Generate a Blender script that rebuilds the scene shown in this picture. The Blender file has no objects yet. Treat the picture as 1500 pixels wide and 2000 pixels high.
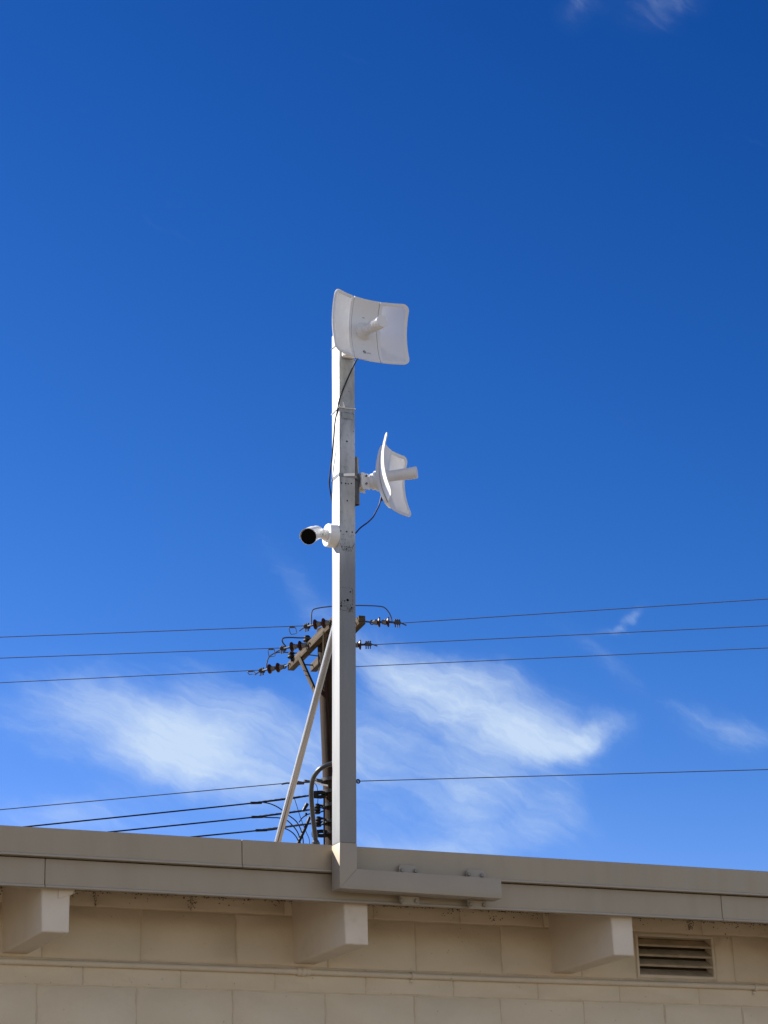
import bpy, bmesh, math, random
from mathutils import Vector, Matrix, Euler
R_ = math.radians
random.seed(7)
SC = bpy.context.scene
COL = SC.collection

# ------------------------------------------------------------------ camera
CZ = 1.6                                    # eye height above the ground
# world axes seen from the camera (right, up, forward), solved from the
# vanishing points of wall courses, beams and block joints
F_PX = 4400.0
AX = (Vector((0.90531115, -0.11559974, 0.40871558)),
      Vector((-0.42359403, -0.3166333, 0.84871164)),
      Vector((-0.03130212, 0.94147759, 0.33561902)))
cam_d = bpy.data.cameras.new('camera')
cam = bpy.data.objects.new('camera', cam_d)
COL.objects.link(cam)
cam_d.sensor_fit = 'VERTICAL'
cam_d.sensor_height = 36.0
cam_d.sensor_width = 27.0
cam_d.lens = F_PX / 2000.0 * 36.0
cam_d.clip_start = 0.05
cam_d.clip_end = 6000.0
cm = Matrix(((AX[0][0], AX[0][1], -AX[0][2], 0),
             (AX[1][0], AX[1][1], -AX[1][2], 0),
             (AX[2][0], AX[2][1], -AX[2][2], CZ),
             (0, 0, 0, 1)))
cam.matrix_world = cm
SC.camera = cam

# ------------------------------------------------------------------ light
SUN_DIR = Vector((-1.0, 1.0, 1.04)).normalized()      # towards the sun
SUN_EL = math.asin(SUN_DIR.z)
SUN_ROT = math.atan2(SUN_DIR.x, SUN_DIR.y)            # clockwise from +Y
sl = bpy.data.lights.new('sun', 'SUN')
sl.energy = 5.0
sl.angle = R_(0.5)
sl.color = (1.0, 0.95, 0.87)
so = bpy.data.objects.new('sun', sl)
so.rotation_euler = SUN_DIR.to_track_quat('Z', 'Y').to_euler()
so.location = (-20, 20, 30)
COL.objects.link(so)

vs = SC.view_settings
vs.view_transform = 'Standard'
vs.look = 'None'
vs.exposure = 1.25
vs.gamma = 1.0
vs.use_curve_mapping = False
SC.cycles.max_bounces = 8
SC.cycles.transparent_max_bounces = 16


class NT:
    """tiny node tree helper"""
    def __init__(s, tree):
        s.t = tree
        s.n = tree.nodes
        s.l = tree.links

    def add(s, kind, **kw):
        n = s.n.new(kind)
        ins = kw.pop('ins', {})
        for k, v in kw.items():
            setattr(n, k, v)
        for k, v in ins.items():
            s.put(n.inputs[k], v)
        return n

    def put(s, sock, v):
        if isinstance(v, bpy.types.NodeSocket):
            s.l.new(v, sock)
        else:
            sock.default_value = v

    def math(s, op, a, b=None, c=None, clamp=False):
        n = s.n.new('ShaderNodeMath')
        n.operation = op
        n.use_clamp = clamp
        s.put(n.inputs[0], a)
        if b is not None:
            s.put(n.inputs[1], b)
        if c is not None:
            s.put(n.inputs[2], c)
        return n.outputs[0]

    def vmath(s, op, a, b=None, out=0):
        n = s.n.new('ShaderNodeVectorMath')
        n.operation = op
        s.put(n.inputs[0], a)
        if b is not None:
            s.put(n.inputs[1], b)
        return n.outputs[out]

    def ramp(s, v, lo, hi, a=0.0, b=1.0, smooth=True):
        n = s.n.new('ShaderNodeMapRange')
        n.interpolation_type = 'SMOOTHSTEP' if smooth else 'LINEAR'
        s.put(n.inputs[0], v)
        n.inputs[1].default_value = lo
        n.inputs[2].default_value = hi
        s.put(n.inputs[3], a)
        s.put(n.inputs[4], b)
        return n.outputs[0]

    def mix(s, f, a, b, blend='MIX'):
        n = s.n.new('ShaderNodeMix')
        n.data_type = 'RGBA'
        n.blend_type = blend
        s.put(n.inputs[0], f)
        for sock, v in ((n.inputs[6], a), (n.inputs[7], b)):
            if isinstance(v, (tuple, list)) and len(v) == 3:
                v = (*v, 1)
            s.put(sock, v)
        return n.outputs[2]

    def noise(s, vec, scale, detail=4.0, rough=0.5, dist=0.0, out=0):
        n = s.n.new('ShaderNodeTexNoise')
        s.l.new(vec, n.inputs['Vector'])
        n.inputs['Scale'].default_value = scale
        n.inputs['Detail'].default_value = detail
        n.inputs['Roughness'].default_value = rough
        n.inputs['Distortion'].default_value = dist
        return n.outputs[out]


def ray(px, py):
    c = Vector(((px - 750) / F_PX, -(py - 1000) / F_PX, 1.0))
    return Vector((AX[0].dot(c), AX[1].dot(c), AX[2].dot(c)))


def sky_uv(px, py):                          # direction as (x/y, z/y)
    r = ray(px, py)
    return r.x / r.y, r.z / r.y


def make_world():
    w = bpy.data.worlds.new('World')
    SC.world = w
    w.use_nodes = True
    t = NT(w.node_tree)
    t.n.clear()
    out = t.add('ShaderNodeOutputWorld')
    bg = t.add('ShaderNodeBackground', ins={'Strength': 0.06})
    t.l.new(bg.outputs[0], out.inputs[0])
    sky = t.add('ShaderNodeTexSky', sky_type='NISHITA', sun_disc=False,
                sun_elevation=SUN_EL, sun_rotation=SUN_ROT,
                altitude=SKY['alt'], air_density=SKY['air'], dust_density=SKY['dust'],
                ozone_density=SKY['ozone'])
    # grade towards the deep blue of the photograph's sky, never above the raw sky
    sc_ = t.add('ShaderNodeSeparateColor', ins={0: sky.outputs[0]})
    chn = []
    for i, (kk, gg) in enumerate(SKY['grade']):
        raw = sc_.outputs[i]
        chn.append(t.math('MINIMUM', t.math('MULTIPLY', t.math('POWER', raw, gg), kk), t.math('MULTIPLY', raw, 1.3)))
    base = t.add('ShaderNodeCombineColor', ins={0: chn[0], 1: chn[1], 2: chn[2]}).outputs[0]
    # cirrus: noise broken masks placed by direction in the sky
    g = t.add('ShaderNodeTexCoord').outputs['Generated']
    sp = t.add('ShaderNodeSeparateXYZ', ins={0: g})
    y = t.math('MAXIMUM', sp.outputs[1], 0.02)
    cb = t.add('ShaderNodeCombineXYZ', ins={0: t.math('DIVIDE', sp.outputs[0], y),
                                            1: t.math('DIVIDE', sp.outputs[2], y), 2: 0.0})
    p0 = cb.outputs[0]
    wn = t.noise(p0, 9.0, 3, 0.55, 0, 1)
    wv = t.vmath('MULTIPLY', t.vmath('SUBTRACT', wn, (0.5, 0.5, 0.5)), (0.06, 0.04, 0))
    wn2 = t.noise(p0, 42.0, 4, 0.6, 0, 1)
    wv2 = t.vmath('MULTIPLY', t.vmath('SUBTRACT', wn2, (0.5, 0.5, 0.5)), (0.022, 0.013, 0))
    p = t.vmath('ADD', t.vmath('ADD', p0, wv), wv2)
    total = None
    for (px, py, rx, ry, rot, wgt, inner) in CLOUDS:
        u, v = sky_uv(px, py)
        u1, v1 = sky_uv(px + rx, py)
        u2, v2 = sky_uv(px, py - ry)
        su, sv = math.hypot(u1 - u, v1 - v), math.hypot(u2 - u, v2 - v)
        d = t.vmath('SUBTRACT', p, (u, v, 0))
        rt = t.add('ShaderNodeVectorRotate', rotation_type='Z_AXIS')
        t.l.new(d, rt.inputs['Vector'])
        rt.inputs['Angle'].default_value = R_(rot)
        ln = t.vmath('LENGTH', t.vmath('MULTIPLY', rt.outputs[0], (1 / su, 1 / sv, 0)), out=1)
        m = t.ramp(ln, inner, 1.0, wgt, 0.0)
        total = m if total is None else t.math('ADD', total, m)
    # streaky fibres, finer ones riding on broad ones
    ro = t.add('ShaderNodeVectorRotate', rotation_type='Z_AXIS')
    t.l.new(p, ro.inputs['Vector'])
    ro.inputs['Angle'].default_value = R_(19)
    st = t.vmath('MULTIPLY', ro.outputs[0], (1.0, 3.0, 1))
    n1 = t.noise(st, 14.0, 12, 0.58, 0.45)
    n2 = t.noise(t.vmath('MULTIPLY', p0, (1.0, 1.6, 1)), 9.0, 8, 0.55, 0.4)
    n3 = t.noise(t.vmath('MULTIPLY', ro.outputs[0], (1.0, 5.0, 1)), 34.0, 10, 0.60, 0.35)
    f = t.math('ADD', t.math('ADD', t.math('MULTIPLY', n1, 0.50), t.math('MULTIPLY', n2, 0.25)), t.math('MULTIPLY', n3, 0.25))
    f = t.ramp(f, 0.30, 0.70, 0.0, 1.0, False)
    er = t.math('SUBTRACT', t.math('MULTIPLY', total, 1.45), t.math('MULTIPLY', t.math('SUBTRACT', 1.0, f), 0.56))
    a = t.math('MULTIPLY', t.ramp(er, -0.15, 1.30), 0.92)
    fine = t.ramp(t.math('ADD', t.math('MULTIPLY', n1, 0.5), t.math('MULTIPLY', n3, 0.5)), 0.36, 0.64, 0.76, 1.06, False)
    # a thin veil round the cirrus
    a = t.math('MINIMUM', t.math('MULTIPLY', t.math('ADD', a, t.math('MULTIPLY', total, 0.12)), fine), 0.88)
    col = t.mix(a, base, CLOUD_COL)
    # unseen broken cloud added behind the viewer as soft fill light
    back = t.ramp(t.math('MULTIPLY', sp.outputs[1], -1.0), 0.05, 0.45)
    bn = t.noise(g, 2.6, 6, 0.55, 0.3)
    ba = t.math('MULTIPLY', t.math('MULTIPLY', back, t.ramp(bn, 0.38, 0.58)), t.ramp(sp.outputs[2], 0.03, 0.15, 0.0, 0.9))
    col = t.mix(ba, col, BACK_FILL_CLOUD)
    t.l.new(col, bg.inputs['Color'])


SKY = dict(alt=1500.0, air=1.0, dust=0.1, ozone=3.0,
           grade=((0.0849, 3.53), (0.2137, 1.98), (0.3968, 1.61)))
CLOUD_COL = (4.4, 5.4, 6.7)
BACK_FILL_CLOUD = (3.7, 4.1, 5.0)
CLOUDS = [  # px, py, rx, ry, rotation, weight, solid core
    (285, 1430, 330, 185, 6, 0.42, 0.0),
    (340, 1465, 200, 130, -30, 0.42, 0.0),
    (235, 1395, 200, 100, 20, 0.18, 0.0),
    (430, 1350, 160, 60, 20, 0.16, 0.0),
    (585, 1455, 320, 160, -5, 0.42, 0.0),
    (400, 1500, 220, 90, 10, 0.26, 0.0),
    (190, 1470, 170, 90, 0, 0.18, 0.0),
    (830, 1330, 320, 110, 16, 0.46, 0.0),
    (1040, 1390, 260, 110, 16, 0.44, 0.0),
    (1110, 1430, 190, 70, -12, 0.34, 0.0),
    (830, 1430, 360, 170, 0, 0.34, 0.0),
    (980, 1490, 260, 100, -18, 0.26, 0.0),
    (740, 1275, 200, 80, 16, 0.26, 0.0),
    (950, 1590, 420, 140, 0, 0.34, 0.0),
    (1090, 1560, 180, 70, -35, 0.24, 0.0),
    (790, 1645, 300, 75, -6, 0.34, 0.0),
    (130, 1605, 380, 85, 4, 0.36, 0.0),
    (470, 1560, 340, 100, 0, 0.24, 0.0),
    (60, 1400, 260, 130, 0, 0.24, 0.0),
    (1150, 1440, 130, 45, -22, 0.26, 0.0),
    (605, 1165, 150, 55, 55, 0.26, 0.0),
    (1222, 1212, 70, 24, -40, 0.28, 0.0),
    (1180, 1240, 60, 18, -5, 0.26, 0.0),
    (1430, 1420, 210, 70, 12, 0.30, 0.0),
    (1170, 1300, 150, 45, 38, 0.18, 0.0),
    (1158, 6, 90, 46, -40, 0.23, 0.0),
    (1295, 2, 125, 55, -35, 0.22, 0.0),
]
make_world()


# ------------------------------------------------------------------ positions
def O(v):                                   # camera-relative solve -> world
    return Vector((v[0], v[1], v[2] + CZ))


def atY(px, py, Y):
    r = ray(px, py)
    return O(r * (Y / r.y))


def atX(px, py, X):
    r = ray(px, py)
    return O(r * (X / r.x))


def atZ(px, py, z):
    r = ray(px, py)
    return O(r * ((z - CZ) / r.z))


# ------------------------------------------------------------------ mesh helpers
class MB:
    def __init__(s):
        s.bm = bmesh.new()

    def box(s, lo, hi, bev=0.0, seg=1, mi=0, rot=None, pivot=None):
        lo, hi = Vector(lo), Vector(hi)
        c = (lo + hi) / 2
        b = bmesh.new()
        bmesh.ops.create_cube(b, size=1.0)
        for v in b.verts:
            v.co = Vector((v.co.x * (hi.x - lo.x), v.co.y * (hi.y - lo.y), v.co.z * (hi.z - lo.z)))
        if bev > 0:
            bmesh.ops.bevel(b, geom=b.edges[:], offset=bev, segments=seg, affect='EDGES', profile=0.5)
        m = Matrix.Translation(c)
        if rot is not None:
            pv = Vector(pivot) if pivot is not None else c
            m = Matrix.Translation(pv) @ rot.to_4x4() @ Matrix.Translation(-pv) @ m
        for v in b.verts:
            v.co = m @ v.co
        s.join(b, mi)
        return s

    def hull(s, pts, bev=0.0, seg=2, mi=0):
        """8 corner points: bottom quad then top quad"""
        b = bmesh.new()
        vs_ = [b.verts.new(Vector(p)) for p in pts]
        for f in ((0, 3, 2, 1), (4, 5, 6, 7), (0, 1, 5, 4), (1, 2, 6, 5), (2, 3, 7, 6), (3, 0, 4, 7)):
            b.faces.new([vs_[i] for i in f])
        bmesh.ops.recalc_face_normals(b, faces=b.faces[:])
        if bev > 0:
            bmesh.ops.bevel(b, geom=b.edges[:], offset=bev, segments=seg, affect='EDGES', profile=0.5)
        s.join(b, mi)
        return s

    def join(s, b, mi=0):
        mp = {}
        for v in b.verts:
            mp[v] = s.bm.verts.new(v.co)
        for f in b.faces:
            try:
                nf = s.bm.faces.new([mp[v] for v in f.verts])
                nf.material_index = mi
                nf.smooth = True
            except ValueError:
                pass
        b.free()

    def lathe(s, p0, p1, prof, seg=24, mi=0):
        """prof: (t along p0->p1 in metres, radius)"""
        p0, p1 = Vector(p0), Vector(p1)
        d = (p1 - p0).normalized()
        a = d.orthogonal().normalized()
        b = d.cross(a)
        rings = []
        for (tt, r) in prof:
            c = p0 + d * tt
            if r < 1e-6:
                rings.append([s.bm.verts.new(c)])
            else:
                rings.append([s.bm.verts.new(c + (a * math.cos(2 * math.pi * i / seg) + b * math.sin(2 * math.pi * i / seg)) * r)
                              for i in range(seg)])
        fs = []
        for r0, r1 in zip(rings, rings[1:]):
            for i in range(seg):
                j = (i + 1) % seg
                if len(r0) == 1 and len(r1) == 1:
                    continue
                if len(r0) == 1:
                    fs.append(s.bm.faces.new((r0[0], r1[j], r1[i])))
                elif len(r1) == 1:
                    fs.append(s.bm.faces.new((r0[i], r0[j], r1[0])))
                else:
                    fs.append(s.bm.faces.new((r0[i], r0[j], r1[j], r1[i])))
        for f in fs:
            f.smooth = True
            f.material_index = mi
        return s

    def cyl(s, p0, p1, r0, r1=None, seg=20, bev=0.0, mi=0):
        r1 = r0 if r1 is None else r1
        L = (Vector(p1) - Vector(p0)).length
        if bev:
            pr = [(0, 0), (0, r0 - bev), (bev * .3, r0 - bev * .3), (bev, r0), (L - bev, r1), (L - bev * .3, r1 - bev * .3), (L, r1 - bev), (L, 0)]
        else:
            pr = [(0, 0), (0, r0), (L, r1), (L, 0)]
        return s.lathe(p0, p1, pr, seg, mi)

    def tube(s, pts, r, seg=10, mi=0, closed=False, cap=True):
        pts = [Vector(p) for p in pts]
        n = len(pts)
        rad = r if isinstance(r, (list, tuple)) else [r] * n
        rings = []
        prev = None
        for i, p in enumerate(pts):
            if closed:
                d = (pts[(i + 1) % n] - pts[i - 1]).normalized()
            else:
                d = (pts[min(i + 1, n - 1)] - pts[max(i - 1, 0)]).normalized()
            if prev is None:
                a = d.orthogonal().normalized()
            else:
                a = (prev - d * prev.dot(d))
                a = a.normalized() if a.length > 1e-6 else d.orthogonal().normalized()
            prev = a
            b = d.cross(a)
            rings.append([s.bm.verts.new(p + (a * math.cos(2 * math.pi * k / seg) + b * math.sin(2 * math.pi * k / seg)) * rad[i]) for k in range(seg)])
        pairs = list(zip(rings, rings[1:])) + ([(rings[-1], rings[0])] if closed else [])
        for r0, r1 in pairs:
            for k in range(seg):
                j = (k + 1) % seg
                f = s.bm.faces.new((r0[k], r0[j], r1[j], r1[k]))
                f.smooth = True
                f.material_index = mi
        if cap and not closed:
            for rr in (rings[0][::-1], rings[-1]):
                f = s.bm.faces.new(rr)
                f.material_index = mi
        return s

    def poly(s, pts, nrm, th, mi=0):
        """flat polygon extruded by th along nrm"""
        nrm = Vector(nrm)
        a = [s.bm.verts.new(Vector(p)) for p in pts]
        b = [s.bm.verts.new(Vector(p) + nrm * th) for p in pts]
        n = len(a)
        fs = [s.bm.faces.new(a[::-1]), s.bm.faces.new(b)]
        for i in range(n):
            j = (i + 1) % n
            fs.append(s.bm.faces.new((a[i], a[j], b[j], b[i])))
        for f in fs:
            f.material_index = mi
        return s

    def build(s, name, mats, parent=None, ang=35, recalc=True):
        if recalc:
            bmesh.ops.recalc_face_normals(s.bm, faces=s.bm.faces[:])
        off = OFF.get(parent.name, Vector((0, 0, 0))) if parent else Vector((0, 0, 0))
        if parent is None:
            # origin at the bottom centre of the piece
            xs = [v.co for v in s.bm.verts]
            off = Vector(((min(c.x for c in xs) + max(c.x for c in xs)) / 2,
                          (min(c.y for c in xs) + max(c.y for c in xs)) / 2,
                          min(c.z for c in xs)))
        for v in s.bm.verts:
            v.co -= off
        me = bpy.data.meshes.new(name)
        s.bm.to_mesh(me)
        s.bm.free()
        me.set_sharp_from_angle(angle=R_(ang))
        for m in (mats if isinstance(mats, (list, tuple)) else [mats]):
            me.materials.append(m)
        o = bpy.data.objects.new(name, me)
        COL.objects.link(o)
        if parent:
            o.parent = parent
            OFF[o.name] = off
        else:
            o.location = off
            OFF[o.name] = off
        return o


OFF = {}


def thing(name, loc, label, cat, group=None):
    o = bpy.data.objects.new(name, None)
    o.empty_display_size = 0.1
    o.location = loc
    COL.objects.link(o)
    OFF[o.name] = Vector(loc)
    o['label'] = label
    o['category'] = cat
    if group:
        o['group'] = group
    return o


def tag(o, label, cat, group=None):
    o['label'] = label
    o['category'] = cat
    if group:
        o['group'] = group
    return o


def spline(pts, n=8):
    pts = [Vector(p) for p in pts]
    P = [2 * pts[0] - pts[1]] + pts + [2 * pts[-1] - pts[-2]]
    out = []
    for i in range(1, len(P) - 2):
        for k in range(n):
            t = k / n
            a, b, c, d = P[i - 1], P[i], P[i + 1], P[i + 2]
            out.append(0.5 * ((2 * b) + (c - a) * t + (2 * a - 5 * b + 4 * c - d) * t * t + (3 * b - a - 3 * c + d) * t ** 3))
    out.append(pts[-1])
    return out


def uvgrain(mb_obj, axis_dir):
    """stretch UVs along the grain"""
    me = mb_obj.data
    lay = me.uv_layers.new(name='UVMap')
    d = Vector(axis_dir).normalized()
    a = d.orthogonal().normalized()
    b = d.cross(a)
    for p in me.polygons:
        for li in p.loop_indices:
            co = me.vertices[me.loops[li].vertex_index].co
            ang = math.atan2(co.dot(b), co.dot(a))
            lay.data[li].uv = (co.dot(a) * .9 + co.dot(b) * 1.3, co.dot(d))



# ------------------------------------------------------------------ materials
def mat(name, col, rough=0.6, metal=0.0, var=0.12, scale=12.0, bump=0.0, bscale=120.0,
        grime=None, spec=0.5, stretch=(1, 1, 1), sub=None):
    m = bpy.data.materials.new(name)
    m.use_nodes = True
    t = NT(m.node_tree)
    bs = t.n['Principled BSDF']
    geo = t.add('ShaderNodeNewGeometry').outputs['Position']
    pos = t.vmath('MULTIPLY', geo, stretch)
    n = t.noise(pos, scale, 5, 0.6)
    lo = tuple(c * (1 - var) for c in col)
    hi = tuple(min(1, c * (1 + var)) for c in col)
    c = t.mix(t.ramp(n, 0.3, 0.7, smooth=False), lo, hi)
    if grime:
        gcol, gscale, glo, ghi, amt = grime
        gn = t.noise(pos, gscale, 6, 0.65)
        c = t.mix(t.ramp(gn, glo, ghi, 0.0, amt), c, gcol)
    t.l.new(c, bs.inputs['Base Color'])
    bs.inputs['Metallic'].default_value = metal
    bs.inputs['Specular IOR Level'].default_value = spec
    rn = t.noise(pos, scale * 2.3, 3)
    t.l.new(t.ramp(rn, 0.3, 0.7, max(0.02, rough - 0.08), min(1, rough + 0.08)), bs.inputs['Roughness'])
    if bump:
        bn = t.noise(geo, bscale, 4, 0.6)
        b = t.add('ShaderNodeBump', ins={'Strength': bump, 'Distance': 0.002, 'Height': bn})
        t.l.new(b.outputs[0], bs.inputs['Normal'])
    return m


def wall_material():
    m = bpy.data.materials.new('painted_block')
    m.use_nodes = True
    t = NT(m.node_tree)
    bs = t.n['Principled BSDF']
    pos = t.add('ShaderNodeNewGeometry').outputs['Position']
    n = t.noise(pos, 5.0, 5, 0.6)
    c = t.mix(t.ramp(n, 0.3, 0.7), (0.79, 0.67, 0.495), (0.82, 0.70, 0.525))
    # pock marks where the paint missed the pores of the block
    v = t.add('ShaderNodeTexVoronoi', feature='F1', ins={'Scale': 48.0, 'Randomness': 1.0})
    t.l.new(pos, v.inputs['Vector'])
    sel = t.noise(pos, 23.0, 3, 0.7)
    pit = t.math('MULTIPLY', t.ramp(v.outputs['Distance'], 0.13, 0.05), t.ramp(sel, 0.55, 0.60))
    c = t.mix(t.math('MULTIPLY', pit, 0.55), c, (0.13, 0.10, 0.07))
    t.l.new(c, bs.inputs['Base Color'])
    bs.inputs['Roughness'].default_value = 0.62
    bs.inputs['Specular IOR Level'].default_value = 0.3
    h1 = t.noise(pos, 150.0, 5, 0.65)
    h2 = t.noise(pos, 28.0, 4, 0.55)
    h = t.math('ADD', t.math('MULTIPLY', h1, 0.35), h2)
    h = t.math('SUBTRACT', h, t.math('MULTIPLY', pit, 1.3))
    b = t.add('ShaderNodeBump', ins={'Strength': 0.7, 'Distance': 0.005, 'Height': h})
    t.l.new(b.outputs[0], bs.inputs['Normal'])
    return m


def wood_material(name, a, b, k=1.0, crack=(0.62, 0.70)):
    m = bpy.data.materials.new(name)
    m.use_nodes = True
    t = NT(m.node_tree)
    bs = t.n['Principled BSDF']
    co = t.add('ShaderNodeTexCoord').outputs['UV']
    n = t.noise(t.vmath('MULTIPLY', co, (34.0 * k, 1.6, 1.0)), 1.0, 8, 0.65, 0.4)
    c = t.mix(t.ramp(n, 0.32, 0.68), a, b)
    cr = t.noise(t.vmath('MULTIPLY', co, (60.0 * k, 0.9, 1.0)), 1.0, 4, 0.5, 0.2)
    c = t.mix(t.ramp(cr, crack[0], crack[1], 0.0, 0.85), c, (0.012, 0.009, 0.006))
    t.l.new(c, bs.inputs['Base Color'])
    bs.inputs['Roughness'].default_value = 0.85
    bs.inputs['Specular IOR Level'].default_value = 0.2
    bb = t.add('ShaderNodeBump', ins={'Strength': 0.6, 'Distance': 0.01, 'Height': n})
    t.l.new(bb.outputs[0], bs.inputs['Normal'])
    return m


def post_material():
    """brushed, weathered aluminium tube"""
    m = bpy.data.materials.new('weathered_metal')
    m.use_nodes = True
    t = NT(m.node_tree)
    bs = t.n['Principled BSDF']
    pos = t.add('ShaderNodeNewGeometry').outputs['Position']
    n1 = t.noise(t.vmath('MULTIPLY', pos, (60, 60, 2.2)), 1.0, 5, 0.6)
    n2 = t.noise(t.vmath('MULTIPLY', pos, (9, 9, 2.6)), 1.0, 6, 0.6, 0.5)
    n3 = t.noise(pos, 48.0, 5, 0.7)
    # raw aluminium above, an old coat of grey paint below the camera
    wob = t.noise(pos, 14.0, 4, 0.6)
    zz_ = t.add('ShaderNodeSeparateXYZ', ins={0: pos}).outputs[2]
    up_ = t.ramp(t.math('ADD', zz_, t.math('MULTIPLY', wob, 0.10)), 4.40, 4.62)
    raw = t.mix(t.ramp(n2, 0.30, 0.70), (0.18, 0.19, 0.19), (0.56, 0.56, 0.55))
    raw = t.mix(t.ramp(n1, 0.35, 0.7, 0.0, 0.35), raw, (0.36, 0.36, 0.36))
    raw = t.mix(t.ramp(n3, 0.54, 0.72, 0.0, 0.55), raw, (0.20, 0.19, 0.18))
    low = t.mix(t.ramp(n2, 0.3, 0.7), (0.235, 0.235, 0.235), (0.30, 0.30, 0.30))
    c = t.mix(up_, low, raw)
    t.l.new(c, bs.inputs['Base Color'])
    bs.inputs['Metallic'].default_value = 0.8
    t.l.new(t.ramp(n2, 0.3, 0.7, 0.60, 0.68), bs.inputs['Roughness'])
    b = t.add('ShaderNodeBump', ins={'Strength': 0.15, 'Distance': 0.001, 'Height': n1})
    t.l.new(b.outputs[0], bs.inputs['Normal'])
    return m


M = {}
M['block'] = wall_material()
M['mortar'] = mat('painted_mortar', (0.64, 0.53, 0.385), 0.75, bump=0.6, bscale=90, var=0.1)
M['beam'] = mat('beam_paint', (0.77, 0.665, 0.53), 0.6, var=0.05, scale=6, bump=0.25, bscale=70,
                grime=((0.36, 0.29, 0.2), 5.0, 0.55, 0.85, 0.45), spec=0.3)
M['conduit'] = mat('conduit_paint', (0.76, 0.655, 0.50), 0.55, var=0.06, scale=9, bump=0.15,
                   grime=((0.2, 0.15, 0.1), 30.0, 0.62, 0.8, 0.5))
M['slat'] = mat('dusty_slat_paint', (0.52, 0.42, 0.30), 0.8, var=0.2, scale=14, spec=0.15,
                grime=((0.10, 0.075, 0.05), 20.0, 0.52, 0.8, 0.55))
M['ventdark'] = mat('vent_gap_shade', (0.06, 0.045, 0.03), 0.9, spec=0.05)
M['fascia'] = mat('taupe_metal', (0.37, 0.30, 0.205), 0.42, var=0.06, scale=3.0, bump=0.45, bscale=4.5,
                  grime=((0.26, 0.21, 0.145), 3.0, 0.50, 0.80, 0.40), stretch=(3, 1, 0.6))
M['lip'] = mat('taupe_edge', (0.38, 0.325, 0.25), 0.38, var=0.05)
M['mastpaint'] = mat('taupe_tube', (0.365, 0.305, 0.225), 0.45, var=0.05, scale=5, bump=0.06, bscale=40,
                     grime=((0.22, 0.18, 0.14), 14.0, 0.62, 0.8, 0.3))
M['deck'] = mat('roof_deck', (0.20, 0.15, 0.10), 0.8, bump=0.4, bscale=60)
M['roofing'] = mat('roof_gravel', (0.32, 0.30, 0.27), 0.9, bump=0.8, bscale=70)
M['post'] = post_material()
M['galv'] = mat('galvanised', (0.36, 0.36, 0.355), 0.42, metal=0.4, var=0.16, scale=30, bump=0.08, bscale=90,
                grime=((0.07, 0.065, 0.055), 8.0, 0.48, 0.66, 0.8), stretch=(7, 7, 1.0))
M['streaked'] = wood_material('streaked_galvanised', (0.36, 0.365, 0.37), (0.54, 0.545, 0.55), 2.4, (0.55, 0.66))
M['streaked'].node_tree.nodes['Principled BSDF'].inputs['Roughness'].default_value = 0.36
M['streaked'].node_tree.nodes['Principled BSDF'].inputs['Metallic'].default_value = 0.6
M['galv_dark'] = mat('dull_galvanised', (0.17, 0.175, 0.18), 0.42, metal=0.5, var=0.15, scale=20)
M['gooseneck'] = mat('dark_conduit', (0.036, 0.039, 0.040), 0.36, metal=0.0, var=0.25, scale=14, spec=0.5)
M['white'] = mat('white_plastic', (0.74, 0.74, 0.74), 0.36, var=0.02, scale=8)
M['white_metal'] = mat('white_enamel', (0.78, 0.78, 0.76), 0.32, var=0.03, scale=8)
M['black'] = mat('black_plastic', (0.008, 0.008, 0.009), 0.5, var=0.2, spec=0.15)
M['rubber'] = mat('black_cable', (0.010, 0.010, 0.011), 0.4, var=0.2, spec=0.3)
M['bluecable'] = mat('indigo_cable', (0.010, 0.006, 0.050), 0.45, var=0.15, spec=0.25)
M['glass'] = mat('camera_glass', (0.002, 0.002, 0.002), 0.08, var=0.0, spec=0.06)
M['ink'] = mat('ink', (0.02, 0.02, 0.022), 0.6, var=0.0)
M['inkgrey'] = mat('ink_grey', (0.10, 0.10, 0.11), 0.6, var=0.0)
M['hole'] = mat('hole_dark', (0.006, 0.006, 0.006), 0.95, var=0.0, spec=0.0)
M['grime'] = mat('grime_and_gap_shade', (0.055, 0.053, 0.052), 0.85, var=0.4, scale=80)
M['soil'] = mat('dirt', (0.15, 0.11, 0.07), 0.95, var=0.4, scale=60, spec=0.1)
M['tie'] = mat('nylon_tie', (0.80, 0.80, 0.78), 0.35, var=0.03)
M['steel'] = mat('bright_steel', (0.72, 0.73, 0.74), 0.28, metal=0.9, var=0.08, scale=60)
M['darkpipe'] = mat('dark_grey_paint', (0.085, 0.09, 0.095), 0.4, var=0.1, scale=20)
M['bolt'] = mat('bolt_shade_taupe', (0.29, 0.24, 0.18), 0.5, var=0.1)  # taupe darkened to take in the shadow beside each bolt
M['pole'] = wood_material('dark_pole_wood', (0.005, 0.003, 0.0015), (0.036, 0.016, 0.006))
M['arm'] = wood_material('grey_arm_wood', (0.022, 0.016, 0.010), (0.095, 0.070, 0.044), 0.8)
M['brown'] = mat('brown_porcelain', (0.034, 0.009, 0.005), 0.34, spec=0.18, var=0.12, scale=60)
M['cap'] = mat('insulator_cap', (0.13, 0.13, 0.13), 0.6, metal=0.2, var=0.2, scale=40)
M['hard'] = mat('line_hardware', (0.045, 0.045, 0.047), 0.6, metal=0.0, spec=0.25, var=0.3, scale=60)
M['alu'] = mat('aluminium_wire', (0.06, 0.065, 0.075), 0.6, metal=0.0, var=0.1, spec=0.3)
M['blackline'] = mat('black_line', (0.010, 0.010, 0.012), 0.6, var=0.1, spec=0.15)
M['ground'] = mat('pavement', (0.17, 0.13, 0.085), 0.9, var=0.15, scale=0.6, bump=0.5, bscale=40,
                  grime=((0.11, 0.085, 0.055), 0.25, 0.5, 0.75, 0.5))

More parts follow.
